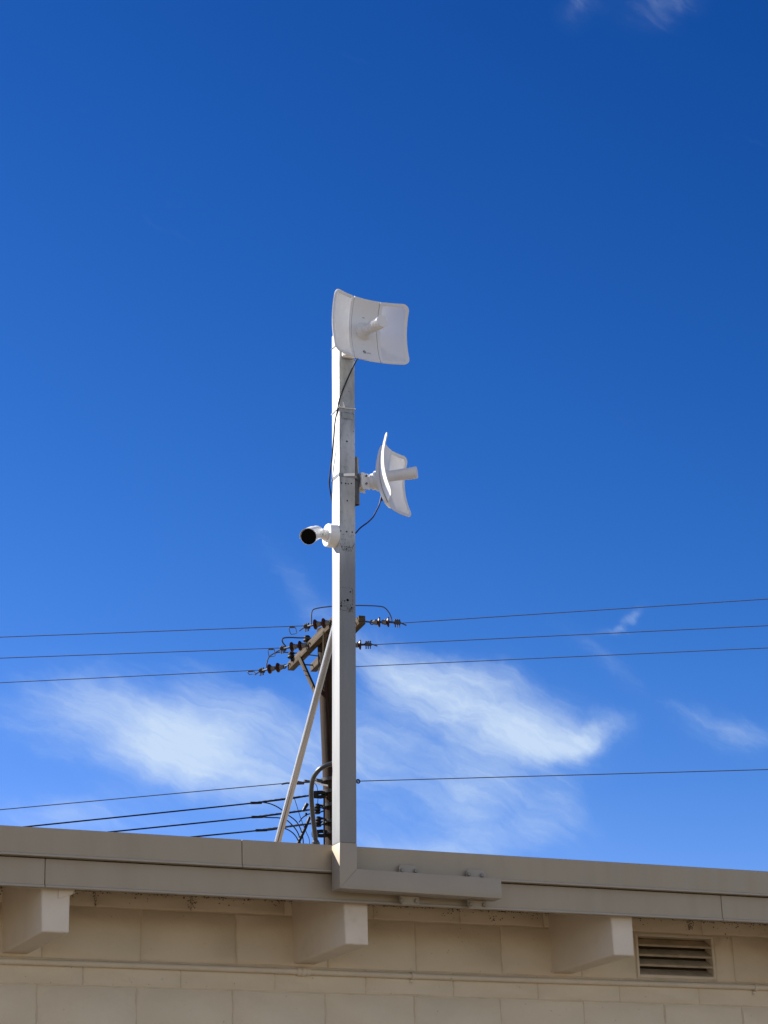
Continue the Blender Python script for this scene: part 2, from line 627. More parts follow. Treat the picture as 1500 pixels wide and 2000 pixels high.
# ------------------------------------------------------------------ ground
g = MB()
gv = [g.bm.verts.new((x, y, 0)) for x, y in ((-1500, -1500), (1500, -1500), (1500, 1500), (-1500, 1500))]
g.bm.faces.new(gv)
go = g.build('ground', M['ground'])
go['kind'] = 'structure'

# ------------------------------------------------------------------ building
WY = 8.44                     # wall face
ZT = 1.60 + CZ                # wall top / deck underside
X0, X1 = -4.2, 13.0           # ends of the wall
FU, FL = 7.865, 7.885         # upper and lower fascia faces
ZF0, ZF1, ZF2 = 1.498 + CZ, 1.604 + CZ, 1.713 + CZ
bld = thing('building', (4.4, WY, 0), 'low building with beige painted block wall, taupe metal roof edge and beam ends', 'building')

VX0, VX1, VZ0, VZ1 = 5.205, 5.615, 1.338 + CZ, 1.536 + CZ      # vent block


def block_face(mb, x0, x1, z0, z1):
    """one block: bevelled front face sitting 4 mm proud of the mortar"""
    j = 0.0026
    x0, x1, z0, z1 = x0 + j, x1 - j, z0 + j, z1 - j
    y0, y1 = WY + 0.0048, WY
    c = 0.0042
    jit = lambda: random.uniform(-0.0019, 0.0019)
    dy = random.uniform(-0.0008, 0.0008)
    # wavy outline so that joints are not ruled lines
    n = 7
    out, inn = [], []
    for (ax, az, bx, bz) in ((x0, z0, x1, z0), (x1, z0, x1, z1), (x1, z1, x0, z1), (x0, z1, x0, z0)):
        for k in range(n):
            tt = k / n
            out.append((ax + (bx - ax) * tt + jit(), az + (bz - az) * tt + jit()))
    for (x, z) in out:
        ix = min(max(x, x0 + c), x1 - c) + jit() * .5
        iz = min(max(z, z0 + c), z1 - c) + jit() * .5
        inn.append((ix, iz))
    vo = [mb.bm.verts.new((x, y0, z)) for x, z in out]
    vi = [mb.bm.verts.new((x, y1 + dy, z)) for x, z in inn]
    m = len(vo)
    for k in range(m):
        f = mb.bm.faces.new((vo[k], vo[(k + 1) % m], vi[(k + 1) % m], vi[k]))
        f.smooth = True
    f = mb.bm.faces.new(vi)
    f.smooth = True


wall = MB()
courses = []
zt = 1.537 + CZ
P = 0.4005
B_off, D_off = 2.944, 2.928
courses.append((zt, ZT + 0.004, 2.755))                    # A: cut top course
courses.append((1.333 + CZ, zt, 2.944))                    # B
courses.append((1.233 + CZ, 1.333 + CZ, 2.711))            # C: half height course
z = 1.233 + CZ
k = 0
while z > 0.0:
    z2 = max(0.0, z - 0.2015)
    courses.append((z2, z, 2.928 if k % 2 == 0 else 2.728))
    z = z2
    k += 1
for ci, (za, zb, off) in enumerate(courses):
    if zb - za < 0.02:
        continue
    n0 = int(math.floor((X0 - off) / P)) + 1
    xs = [X0] + [off + P * q for q in range(n0, n0 + 60) if X0 + .05 < off + P * q < X1 - .05] + [X1]
    if ci == 1:
        xs = [x for x in xs if not (VX0 - .32 < x < VX1 + .15)] + [4.93, VX0, VX1, 5.712]
        xs.sort()
    for a, b in zip(xs, xs[1:]):
        if ci == 1 and abs(a - VX0) < 1e-4:
            continue
        block_face(wall, a, b, za, zb)
wall_o = wall.build('wall', M['block'], bld, ang=60, recalc=False)
mo = MB()
# mortar sheet behind, with an opening for the vent
yb = WY + 0.0044
for (xa, xb, za, zb) in ((X0, VX0 + .004, 0, ZT), (VX1 - .004, X1, 0, ZT), (VX0 + .004, VX1 - .004, 0, VZ0 + .004), (VX0 + .004, VX1 - .004, VZ1 - .004, ZT)):
    vv = [mo.bm.verts.new(p) for p in ((xa, yb, za), (xb, yb, za), (xb, yb, zb), (xa, yb, zb))]
    mo.bm.faces.new(vv)
mo.box((X0, WY + .2, 0), (X0 + .2, 16, ZT))
mo.box((X1 - .2, WY + .2, 0), (X1, 16, ZT))
mo.box((X0 + .2, 15.8, 0), (X1 - .2, 16, ZT))
mo.build('mortar_bed', M['mortar'], bld, recalc=False)

rf = MB()
rf.box((X0 - .5, 7.905, ZT), (X1 + .5, 16.5, 1.70 + CZ))
rf.build('roof', [M['deck']], bld)

# fascia panels: folded sheet with a hemmed drip lip
ux = atY(473, 1670, FU).x
lx1 = atY(88, 1705, FL).x
lx2 = atY(1410, 1775, FL).x


def panel(name, xa, xb, yf, za, zb, back):
    m = MB()
    g_ = 0.0012
    m.box((xa + g_, yf, za + .009), (xb - g_, back, zb), 0.0015, 1)
    m.build(name, M['fascia'], bld)
    q = MB()
    q.box((xa + g_, yf - .006, za), (xb - g_, back, za + .0088), 0.002, 2)
    q.build('drip_edge', M['lip'], bld)


for xa, xb in ((X0 - .5, ux - 3.05), (ux - 3.05, ux), (ux, ux + 3.05), (ux + 3.05, X1 + .5)):
    panel('fascia_cap', xa, xb, FU, ZF1 + .003, ZF2, 7.904)
for xa, xb in ((X0 - .5, lx1), (lx1, lx2), (lx2, X1 + .5)):
    panel('fascia_board', xa, xb, FL, ZF0, ZF1, 7.904)
# dark sheet added behind the panels, for the shade in the joint gaps
sp_ = MB()
sp_.box((X0 - .5, 7.9045, ZF0 + .01), (X1 + .5, 7.9049, ZF2 - .012))
sp_.build('fascia_backing', M['grime'], bld)

# beam ends
def beam(xa, xb, shim=False):
    m = MB()
    zb, zt_ = 1.3445 + CZ, ZT - 0.0005
    y0, y1 = 7.928, 9.4
    w = 0.006
    m.hull([(xa, y0, zb), (xb, y0, zb), (xb, y1, zb), (xa, y1, zb),
            (xa - w, y0, zt_), (xb + w * .4, y0, zt_), (xb + w * .4, y1, zt_), (xa - w, y1, zt_)], 0.007, 3)
    o = m.build('beam', M['beam'], bld)
    return o


BX = [(2.387, 2.491), (3.594, 3.691), (4.787, 4.884)]
for i, (xa, xb) in enumerate(BX + [(1.19, 1.29), (-.01, .09), (-1.2, -1.1), (5.985, 6.085), (7.18, 7.28), (8.38, 8.48), (9.58, 9.68)]):
    b = beam(xa, xb)
    if i == 0:
        # patch let into the top corner of this beam end
        q = MB()
        q.hull([(2.447, 7.922, 1.468 + CZ), (2.497, 7.922, 1.484 + CZ), (2.512, 7.935, 1.492 + CZ), (2.447, 7.935, 1.468 + CZ),
                (2.447, 7.922, 1.52 + CZ), (2.512, 7.922, 1.52 + CZ), (2.512, 7.935, 1.52 + CZ), (2.447, 7.935, 1.52 + CZ)], 0.001, 1)
        q.build('patch', M['beam'], b)

# louvre vent
vm = MB()
fw = 0.0125
ins = 0.004
xa, xb, za, zb = VX0 + ins, VX1 - ins, VZ0 + ins, VZ1 - ins
yf, ybk = WY - 0.0015, WY + 0.066
vm.box((xa, yf, za), (xa + fw, ybk, zb), .002)
vm.box((xb - fw, yf, za), (xb, ybk, zb), .002)
vm.box((xa + fw, yf, za), (xb - fw, ybk, za + fw), .002)
vm.box((xa + fw, yf, zb - fw), (xb - fw, ybk, zb), .002)
vo = vm.build('vent', M['conduit'], bld)
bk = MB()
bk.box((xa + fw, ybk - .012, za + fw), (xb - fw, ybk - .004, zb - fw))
bk.build('vent_back', M['ventdark'], vo)  # dark plate standing in for the shade behind the slats
ih = zb - za - 2 * fw
for i in range(4):
    zc = za + fw + ih * (-0.02 + 0.262 * i)
    s_ = MB()
    x_a, x_b = xa + fw - .001, xb - fw + .001
    # slat slopes up towards the inside, with a rounded nose at the front
    s_.hull([(x_a, yf + .006, zc), (x_b, yf + .006, zc), (x_b, yf + .048, zc + .030), (x_a, yf + .048, zc + .030),
             (x_a, yf + .006, zc + .006), (x_b, yf + .006, zc + .006), (x_b, yf + .048, zc + .036), (x_a, yf + .048, zc + .036)], .0015, 2)
    if i > 0:
        s_.box((x_a, yf + .002, zc - .004), (x_b, yf + .0075, zc + .006), .002, 2)
    s_.build('slat', M['slat'], vo)

# ragged dirt in the joint between the wall and the roof deck
m = MB()
for i in range(1200):
    x = random.uniform(1.2, 7.2)
    dens = .5 + .5 * math.sin(x * 9.1) * math.sin(x * 3.7 + 1)
    if random.random() > .25 + .75 * dens:
        continue
    zz_ = ZT - .002 - abs(random.gauss(0, .0035)) - (random.random() ** 6) * .03
    w = random.uniform(.0012, .0042)
    h_ = w * random.uniform(.35, .9)
    pts = [(x + w * math.cos(k * math.pi / 3) * random.uniform(.6, 1.1), WY - .0022, zz_ + h_ * math.sin(k * math.pi / 3)) for k in range(6)]
    m.poly(pts[::-1], (0, -1, 0), .0006)
for cx2, cz2, n2 in ((3.16, 1.572, 30), (2.755, 1.578, 16), (4.51, 1.566, 14), (5.49, 1.572, 30), (4.30, 1.582, 10), (5.69, 1.540, 8)):
    for i in range(n2):
        x, zz_ = random.gauss(cx2, .010), CZ + random.gauss(cz2, .014)
        w = random.uniform(.0010, .0030)
        pts = [(x + w * math.cos(k * math.pi / 3) * random.uniform(.6, 1.1), WY - .0022, zz_ + w * math.sin(k * math.pi / 3)) for k in range(6)]
        m.poly(pts[::-1], (0, -1, 0), .0006)
m.build('joint_dirt', M['soil'], bld)

# ------------------------------------------------------------------ conduit along the wall
cz_ = 1.312 + CZ
cy_ = WY - 0.0135
con = thing('wall_conduit', (4.2, WY, cz_), 'thin beige painted conduit running along the block wall under the beam ends', 'conduit')
m = MB()
pp = []
for i in range(120):
    x = X0 + .1 + (X1 - X0 - .2) * i / 119
    pp.append((x, cy_ + .0008 * math.sin(x * 3.1), cz_ + .0016 * math.sin(x * 2.3 + 1)))
m.tube(pp, 0.0118, 14)
m.build('pipe', M['conduit'], con)
cx_ = atY(594, 1890, cy_ - .01).x
m = MB()
m.lathe((cx_ - .028, cy_, cz_), (cx_ + .028, cy_, cz_), [(0, .012), (0, .0165), (.014, .0168), (.016, .0145), (.020, .0145), (.022, .0172), (.034, .0172), (.036, .0145), (.040, .0145), (.042, .0165), (.056, .0165), (.056, .012)], 18)
m.build('coupling', M['conduit'], con)
for px, py in ((808, 1899), (1478, 1929)):
    x = atY(px, py, cy_ - .01).x
    m = MB()
    prof = [(WY - .0005, cz_ + .0135)] + [(cy_ - .0135 * math.cos(R_(q)), cz_ + .0138 * math.sin(R_(q))) for q in range(75, -91, -15)] + [(WY - .0028, cz_ - .0150), (WY - .0028, cz_ - .034)]
    for (ya, za_), (yb_, zb_) in zip(prof, prof[1:]):
        d_ = Vector((0, yb_ - ya, zb_ - za_)).normalized()
        n_ = Vector((0, -d_.z, d_.y)) * -.0016
        if n_.y > 0:
            pass
        A, B = Vector((x, ya, za_)), Vector((x, yb_, zb_)) + d_ * .0006
        h_ = Vector((.008, 0, 0))
        m.hull([A - h_, A + h_, A + h_ + n_, A - h_ + n_, B - h_, B + h_, B + h_ + n_, B - h_ + n_])
    m.cyl((x, WY - .003, cz_ - .026), (x, WY - .0085, cz_ - .026), .0042, .0035, 8)
    m.build('strap', M['conduit'], con)

# ------------------------------------------------------------------ mast
YB, YFr = 7.845, 7.771                       # back and front of the square tube
W = 0.072
Z_REF = 1.616 + CZ
LEAN = 0.0255


def mx(z, t=0.0):                            # x of the left face (t=0) .. right face (t=1)
    return 3.5058 + LEAN * (z - Z_REF) + W * t


mast = thing('antenna_mast', (mx(1.5 + CZ, .5), (YB + YFr) / 2, 1.53 + CZ),
             'tall square metal mast bolted to the roof edge by its L shaped foot', 'mast')
ZP = atY(680, 1646, YFr).z                   # paint line
ZTOP = atY(670, 645, YFr).z
m = MB()
z0, z1 = ZP, ZTOP
bv = .003


def post_seg(mb, z0, z1, b=0.0035, cutL=None):
    lo = [(mx(z0), YFr, z0), (mx(z0, 1), YFr, z0), (mx(z0, 1), YB, z0), (mx(z0), YB, z0)]
    hi = [(mx(z1), YFr, z1), (mx(z1, 1), YFr, z1), (mx(z1, 1), YB, z1), (mx(z1), YB, z1)]
    mb.hull(lo + hi, b, 2)


post_seg(m, z0, z1)
m.build('post', M['post'], mast)
# painted foot: short upright mitred into the arm
def arm_z(x, top):                           # arm drops slightly to the right
    return (1.606 if top else 1.5285) + CZ - 0.0115 * (x - 3.58)


m = MB()
zb0 = arm_z(3.505, False)
zin = arm_z(3.577, True)
xin = mx(zin, 1)
m.hull([(mx(zb0), YFr, zb0), (mx(zb0) + .003, YFr, zb0), (mx(zb0) + .003, YB, zb0), (mx(zb0), YB, zb0),
        (mx(ZP), YFr, ZP - .0004), (mx(ZP, 1), YFr, ZP - .0004), (mx(ZP, 1), YB, ZP - .0004), (mx(ZP), YB, ZP - .0004)], 0)
m.bm.free()
m.bm = bmesh.new()
# upright: quadrilateral profile (mitre from outer bottom-left corner to inner corner)
prof = [(mx(zb0), zb0), (xin, zin), (mx(ZP, 1), ZP - .0004), (mx(ZP), ZP - .0004)]


def prism(mb, prof, y0, y1, bev=.003):
    b = bmesh.new()
    f = [b.verts.new((x, y0, z)) for x, z in prof]
    k = [b.verts.new((x, y1, z)) for x, z in prof]
    n = len(f)
    b.faces.new(f)
    b.faces.new(k[::-1])
    for i in range(n):
        j = (i + 1) % n
        b.faces.new((f[i], f[j], k[j], k[i]))
    bmesh.ops.recalc_face_normals(b, faces=b.faces[:])
    if bev:
        bmesh.ops.bevel(b, geom=b.edges[:], offset=bev, segments=2, affect='EDGES', profile=.5)
    mb.join(b)


prism(m, prof, YFr, YB, .0009)
m.build('foot', M['mastpaint'], mast)
m = MB()
xe = 4.199
prism(m, [(mx(zb0) + .0006, zb0), (xe, arm_z(xe, False)), (xe + .001, arm_z(xe, True)), (xin + .0006, zin)], YFr + .0005, YB, .0009)
m.build('arm', M['mastpaint'], mast)
# clamp plates and hex bolts
for (xa, xb, bolts) in ((3.792, 3.874, ((785, 1758.4), (813.6, 1760), (786, 1700), (812, 1701))),
                        (4.087, 4.172, ((919.7, 1765.6), (946, 1767), (916, 1707), (942, 1709.6)))):
    m = MB()
    sh = -0.0115 * (xa - 3.79)
    za, zb = 1.493 + CZ + sh, 1.6485 + CZ + sh
    c = .012
    prism(m, [(xa + c * .8, za), (xb - .004, za), (xb, za + .004), (xb, zb - c), (xb - c, zb), (xa + c * .6, zb), (xa, zb - c), (xa, za + c * 1.6)], YB + .0005, YB + .0075, .001)
    pl = m.build('mounting_plate', M['mastpaint'], mast)
    m = MB()
    m.box((xa + .018, YB + .0077, za + .03), (xb - .018, FU - .0003, zb - .002))
    m.build('plate_gap_shade', M['black'], pl)  # black block added for the shadow gap behind the plate
    for (bx, by) in bolts:
        p = atY(bx, by, YB - .004)
        m = MB()
        m.lathe((p.x, YB + .0004, p.z), (p.x, YB - .012, p.z), [(0, .0105), (.0015, .0105), (.0017, .008), (.0075, .008), (.009, .0066), (.009, 0)], 6)
        m.build('bolt', M['bolt'], pl, ang=20)


def on_front(px, py, d=0.0):                 # point on the mast's front face
    return atY(px, py, YFr - d)


# drilled holes (flat dark discs painting in the shade inside each)
m_holes = [(677.5, 862, 1.9), (667, 943.3, 1.5), (675.2, 944.2, 1.6), (680, 945, 1.4), (686.3, 944.3, 1.4), (678.3, 978, 1.5),
           (665.3, 1037, 1.5), (677, 1038.4, 1.7), (688, 1039.3, 1.5), (677, 1072, 1.4), (684.4, 1156, 1.5), (679, 1172, 2.6), (673, 1173.7, 1.2),
           (666.5, 1183.5, 1.6), (687, 1187, 1.5), (690.6, 843, .8), (681.5, 765, .8)]
for (px, py, r) in m_holes:
    p = on_front(px, py)
    m = MB()
    rr = r / 470
    m.lathe((p.x, YFr + .0002, p.z), (p.x, YFr - .0009, p.z), [(0, rr * 1.0), (.0009, rr * .95), (.0009, 0)], 12)
    m.build('screw_hole', M['hole'], mast)


def grime_patch(segs, dens=9, size=.0016, extra=()):
    """flakes of old sealant along the outlines of removed plates"""
    m = MB()
    for (xa, ya, xb, yb, keep) in segs:
        a, b = on_front(xa, ya), on_front(xb, yb)
        L = (b - a).length
        n = max(2, int(L / .0022))
        for i in range(n):
            if random.random() > keep:
                continue
            c = a.lerp(b, (i + random.random()) / n)
            w = size * random.uniform(.5, 1.3)
            ang = random.uniform(0, 6.28)
            pts = []
            for k in range(6):
                an = ang + k * math.pi / 3
                rr = w * random.uniform(.5, 1.1)
                pts.append((c.x + rr * math.cos(an), YFr - .0001, c.z + rr * math.sin(an)))
            m.poly(pts[::-1], (0, -1, 0), .0004 + random.random() * .0002)
    for (px, py, rx, ry, cnt) in extra:
        for i in range(cnt):
            c = on_front(px + random.gauss(0, rx), py + random.gauss(0, ry))
            w = size * random.uniform(.3, 1.2)
            pts = []
            for k in range(6):
                an = k * math.pi / 3
                rr = w * random.uniform(.5, 1.2)
                pts.append((c.x + rr * math.cos(an), YFr - .0001, c.z + rr * math.sin(an)))
            m.poly(pts[::-1], (0, -1, 0), .0004 + random.random() * .0002)
    m.build('sealant_residue', M['grime'], mast)


grime_patch([(666.5, 805, 691, 807.5, .75), (666.5, 805, 667, 818, .6), (690.5, 808, 690.5, 817, .5), (668, 818.5, 689, 821, .35)], size=.0015)
grime_patch([(664, 1042.5, 690, 1046, .35), (665, 1053, 679, 1053.5, .4), (664.5, 1061, 670, 1074, .9), (670, 1075, 686, 1077, .8), (686, 1076, 692, 1062, .8),
             (667, 1067.5, 689, 1069.5, .8), (672, 1068, 673, 1074, .6), (682, 1058, 682.5, 1070, .6), (673.5, 1054, 673.5, 1066, .3)], size=.0016, extra=((678, 1073, 5, 2, 25), (670, 1066, 2, 3, 14)))
grime_patch([(664.5, 1147.5, 686, 1148.5, .5), (686, 1148.5, 689, 1152, .6), (689, 1152, 689, 1182, .85), (665, 1191, 688, 1194.5, .9), (664.5, 1174, 665, 1191, .5)],
            size=.0013, extra=((684, 1190, 2.8, 2.4, 90), (667, 1180, 1.6, 5, 55), (676, 1180, 5, 4, 40)))
# raised blank tag near the tie
a, b = on_front(668, 816.5), on_front(690, 808.5)
m = MB()
m.box((a.x, YFr - .0018, a.z), (b.x, YFr + .0002, b.z), .0006)
m.build('tag_plate', M['post'], mast)

# ------------------------------------------------------------------ cable tie round the mast
zt1 = on_front(662, 796).z
c = .0022
ring = []
for (tx, yy) in ((0, YFr), (1, YFr), (1, YB), (0, YB)):
    ring.append(tx)
zl, zr = on_front(662, 795.5).z, on_front(693.5, 798.5).z
m = MB()
e = .0016
rp = [(mx(zl) - e - .001, YFr - e - .0055, zl), (mx(zl, .35), YFr - e, zl), (mx(zr, 1) + e, YFr - e, zr), (mx(zr, 1) + e, YB + e, zr - .004), (mx(zl) - e, YB + e, zl - .004)]
fin = []
for i in range(len(rp)):
    a, b = Vector(rp[i]), Vector(rp[(i + 1) % len(rp)])
    for k in range(6):
        fin.append(a.lerp(b, k / 6))
m.tube(fin, .0016, 6, closed=True)
h = on_front(670, 795)
m.box((h.x - .005, YFr - .008, h.z - .0045), (h.x + .005, YFr - .001, h.z + .0045), .001)
t0, t1 = on_front(670.5, 794), on_front(666.3, 789.6)
m.tube([(t0.x, YFr - .006, t0.z), ((t0.x + t1.x) / 2, YFr - .014, (t0.z + t1.z) / 2), (t1.x, YFr - .02, t1.z + .002)], .0022, 6)
tag(m.build('cable_tie', M['tie']), 'white nylon tie strapped around the mast below the upper dish', 'cable tie')

# second thin tie just under the dish on the mast
zz = atY(652, 676, 7.81).z
m = MB()
fin = []
rp = [(mx(zz) - e, YFr - e, zz), (mx(zz, 1) + e, YFr - e, zz), (mx(zz, 1) + e, YB + e, zz), (mx(zz) - e, YB + e, zz)]
for i in range(4):
    a, b = Vector(rp[i]), Vector(rp[(i + 1) % 4])
    for k in range(6):
        fin.append(a.lerp(b, k / 6))
m.tube(fin, .0022, 6, closed=True)
TOPBAND = m

# ------------------------------------------------------------------ dish antennas
K_, DW, DH, DS, DR = 1.566, 0.1819, 0.1326, 0.0616, 0.030
FEED = 0.1445


def dframe(yaw, pitch, roll):
    d = Vector((math.sin(yaw) * math.cos(pitch), -math.cos(yaw) * math.cos(pitch), math.sin(pitch)))
    u = Vector((math.cos(yaw), math.sin(yaw), 0))
    v = u.cross(-d)
    if v.z < 0:
        v = -v
    c, s = math.cos(roll), math.sin(roll)
    return u * c + v * s, v * c - u * s, d


def dish(name, base, yaw, pitch, roll, label, logo):
    u_, v_, d_ = dframe(yaw, pitch, roll)
    p0 = O(base)
    root = thing(name, p0, label, 'dish antenna', 'white mesh dish antennas on the mast')

    def S(u, v, off=0.0):                    # point on the reflector
        n = Vector((-2 * K_ * u, -2 * K_ * v, 1.0)).normalized()
        w = K_ * (u * u + v * v)
        q = Vector((u, v, w)) + n * off
        return p0 + u_ * q.x + v_ * q.y + d_ * q.z

    def vmax(u):
        a = abs(u)
        if a <= DW - DR:
            return DH
        return DH - DR + math.sqrt(max(0.0, DR * DR - (a - DW + DR) ** 2))

    def panel_mesh(nm, ua, ub, nu, nv, th, mt, uv=False):
        us = []
        for i in range(nu + 1):
            s = i / nu
            if ub >= DW - 1e-6:
                s = math.sin(s * math.pi / 2)
            elif ua <= -DW + 1e-6:
                s = 1 - math.cos(s * math.pi / 2)
            us.append(ua + (ub - ua) * s)
        bm = bmesh.new()
        lay = bm.loops.layers.uv.new('plate') if uv else None
        F, B = [], []
        crd = {}
        for u in us:
            vm_ = vmax(max(-DW + 1e-5, min(DW - 1e-5, u)))
            ru, rb = [], []
            for j in range(nv + 1):
                v = -vm_ + 2 * vm_ * j / nv
                a = bm.verts.new(S(u, v, th / 2))
                b = bm.verts.new(S(u, v, -th / 2))
                crd[a] = crd[b] = (u, v)
                ru.append(a)
                rb.append(b)
            F.append(ru)
            B.append(rb)
        for i in range(nu):
            for j in range(nv):
                bm.faces.new((F[i][j], F[i + 1][j], F[i + 1][j + 1], F[i][j + 1]))
                bm.faces.new((B[i][j], B[i][j + 1], B[i + 1][j + 1], B[i + 1][j]))
        for i in range(nu):
            bm.faces.new((F[i][0], B[i][0], B[i + 1][0], F[i + 1][0]))
            bm.faces.new((F[i][nv], F[i + 1][nv], B[i + 1][nv], B[i][nv]))
        for j in range(nv):
            bm.faces.new((F[0][j], F[0][j + 1], B[0][j + 1], B[0][j]))
            bm.faces.new((F[nu][j], B[nu][j], B[nu][j + 1], F[nu][j + 1]))
        if uv:
            for f in bm.faces:
                for l in f.loops:
                    l[lay].uv = crd[l.vert]
        for f in bm.faces:
            f.smooth = True
        mb = MB()
        mb.bm.free()
        mb.bm = bm
        return mb.build(nm, mt, root, ang=40)

    panel_mesh('centre_panel', -DS, DS, 14, 26, .0045, M['white'])
    g_ = .0020
    for sgn in (-1, 1):
        ua, ub = (DS + g_, DW) if sgn > 0 else (-DW, -DS - g_)
        # perforated sheet: hexagonal cells, each with a real hole through it
        bm = bmesh.new()
        PT, HR, TH = .0046, .00132, .0018
        RC = PT / math.sqrt(3)
        vmap = {}

        def cv(uu, vv, w, key):
            q = vmap.get(key)
            if q is None:
                q = vmap[key] = bm.verts.new(S(sgn * uu, vv, w))
            return q

        rows = int(2 * DH / (PT * .866)) + 1
        cols = int((ub - ua) / PT) + 1
        lo_u = min(abs(ua), abs(ub))
        for r in range(rows):
            vv0 = -DH + .004 + r * PT * .866
            for c in range(cols):
                uu0 = lo_u + .004 + (c + .5 * (r % 2)) * PT
                if uu0 > DW - .005 or abs(vv0) > vmax(min(uu0, DW)) - .005:
                    continue
                if uu0 > DW - DR and abs(vv0) > DH - DR and math.hypot(uu0 - DW + DR, abs(vv0) - DH + DR) > DR - .005:
                    continue
                ro, ri, bo, bi = [], [], [], []
                for k in range(6):
                    an = math.pi / 6 + k * math.pi / 3
                    cu, cw = math.cos(an), math.sin(an)
                    ou, ov = uu0 + RC * cu, vv0 + RC * cw
                    ko = (round(ou * 4000), round(ov * 4000))
                    ro.append(cv(ou, ov, TH / 2, (ko, 0)))
                    bo.append(cv(ou, ov, -TH / 2, (ko, 1)))
                    iu, iv = uu0 + HR * cu, vv0 + HR * cw
                    ri.append(bm.verts.new(S(sgn * iu, iv, TH / 2)))
                    bi.append(bm.verts.new(S(sgn * iu, iv, -TH / 2)))
                for k in range(6):
                    j = (k + 1) % 6
                    for quad in ((ro[k], ro[j], ri[j], ri[k]), (bo[j], bo[k], bi[k], bi[j]), (ri[k], ri[j], bi[j], bi[k])):
                        try:
                            bm.faces.new(quad)
                        except ValueError:
                            pass
        mb = MB()
        mb.bm.free()
        mb.bm = bm
        pm = mb.build('mesh_panel', M['white'], root, ang=30, recalc=True)
        # solid rim round the perforated sheet
        path = []
        n = 60
        pts = []
        inset = .0058
        e0 = DS + g_ + inset
        for i in range(20):
            pts.append((e0, -DH + inset + (2 * DH - 2 * inset) * i / 19))
        for i in range(1, 8):
            pts.append((e0 + (DW - DR - e0) * i / 8, DH - inset))
        r_ = DR - inset
        for i in range(10):
            a = math.pi / 2 - math.pi / 2 * i / 9
            pts.append((DW - DR + r_ * math.cos(a), DH - DR + r_ * math.sin(a)))
        for i in range(1, 12):
            pts.append((DW - inset, DH - DR - (2 * DH - 2 * DR) * i / 12))
        for i in range(10):
            a = -math.pi / 2 * i / 9
            pts.append((DW - DR + r_ * math.cos(a), -DH + DR + r_ * math.sin(a)))
        for i in range(1, 8):
            pts.append((DW - DR - (DW - DR - e0) * i / 8, -DH + inset))
        # flat rim band: sweep a small rectangle
        bm = bmesh.new()
        N = len(pts)
        rings = []
        for i, (uu, vv) in enumerate(pts):
            a, b = pts[i - 1], pts[(i + 1) % N]
            tx, ty = b[0] - a[0], b[1] - a[1]
            L = math.hypot(tx, ty)
            nx, ny = ty / L, -tx / L
            hw, ht = .0058, .0022
            rg = []
            for (o1, o2) in ((-hw, -ht), (hw, -ht), (hw, ht), (-hw, ht)):
                rg.append(bm.verts.new(S(sgn * (uu + nx * o1), vv + ny * o1, o2)))
            rings.append(rg)
        for i in range(N):
            r0, r1 = rings[i], rings[(i + 1) % N]
            for q in range(4):
                f = bm.faces.new((r0[q], r0[(q + 1) % 4], r1[(q + 1) % 4], r1[q]))
                f.smooth = True
        mb = MB()
        mb.bm.free()
        mb.bm = bm
        mb.build('rim', M['white'], pm, ang=40)
    # back shell behind the centre panel
    bm = bmesh.new()
    nu, nv = 8, 22
    su, sv = DS - .006, DH - .006
    G = []
    for i in range(nu + 1):
        row = []
        for j in range(nv + 1):
            u = -su + 2 * su * i / nu
            v = -sv + 2 * sv * j / nv
            edge = min(1.0, min(su - abs(u), sv - abs(v)) / .012)
            off = -.0025 - .017 * math.sqrt(max(0, 1 - (1 - max(0, edge)) ** 2)) * (1 - .35 * (v / sv) ** 2)
            row.append(bm.verts.new(S(u, v, off)))
        G.append(row)
    for i in range(nu):
        for j in range(nv):
            f = bm.faces.new((G[i][j], G[i][j + 1], G[i + 1][j + 1], G[i + 1][j]))
            f.smooth = True
    mb = MB()
    mb.bm.free()
    mb.bm = bm
    mb.build('back_shell', M['white'], root, ang=50)
    # dark strips added behind the seams to stop sunlight showing through
    for sgn in (-1, 1):
        bm = bmesh.new()
        prev = None
        for j in range(25):
            v = (-DH + .004) + (2 * DH - .008) * j / 24
            cur = [bm.verts.new(S(sgn * (DS + du), v, off)) for du, off in ((-.0035, -.0028), (.0045, -.0028), (.0045, -.0040), (-.0035, -.0040))]
            if prev:
                for q in range(4):
                    bm.faces.new((prev[q], prev[(q + 1) % 4], cur[(q + 1) % 4], cur[q]))
            prev = cur
        mb = MB()
        mb.bm.free()
        mb.bm = bm
        mb.build('seam_light_block', M['darkpipe'], root)
    # radio housing on the back and pole bracket
    rad = MB()
    rad.lathe(S(0, -.012, -.016), S(0, -.012, -.060), [(0, .042), (.012, .042), (.018, .034), (.030, .034), (.034, .028), (.044, .026), (.044, 0)], 20)
    rad.build('radio_housing', M['white'], root)
    # feed horn
    h = MB()
    a = S(0, 0, .001)
    h.lathe(a, a + d_ * 1, [(0, .0385), (.006, .0380), (.008, .0365), (.014, .0320), (.021, .0260), (.028, .0228), (FEED * .45, .0225), (FEED - .02, .0250), (FEED - .004, .0255), (FEED, .0240), (FEED, 0)], 36)
    fh = h.build('feed_horn', M['white'], root, ang=28)
    # moulded ribs on the horn
    for k in range(5):
        q = MB()
        cpos = a + d_ * (.062 + k * .014)
        rr = .0231 + .0021 * k / 5
        pts = []
        for i in range(28):
            an = 2 * math.pi * i / 28
            pts.append(cpos + (u_ * math.cos(an) + v_ * math.sin(an)) * rr)
        q.tube(pts, .0013, 6, closed=True)
        q.build('rib', M['white'], fh)
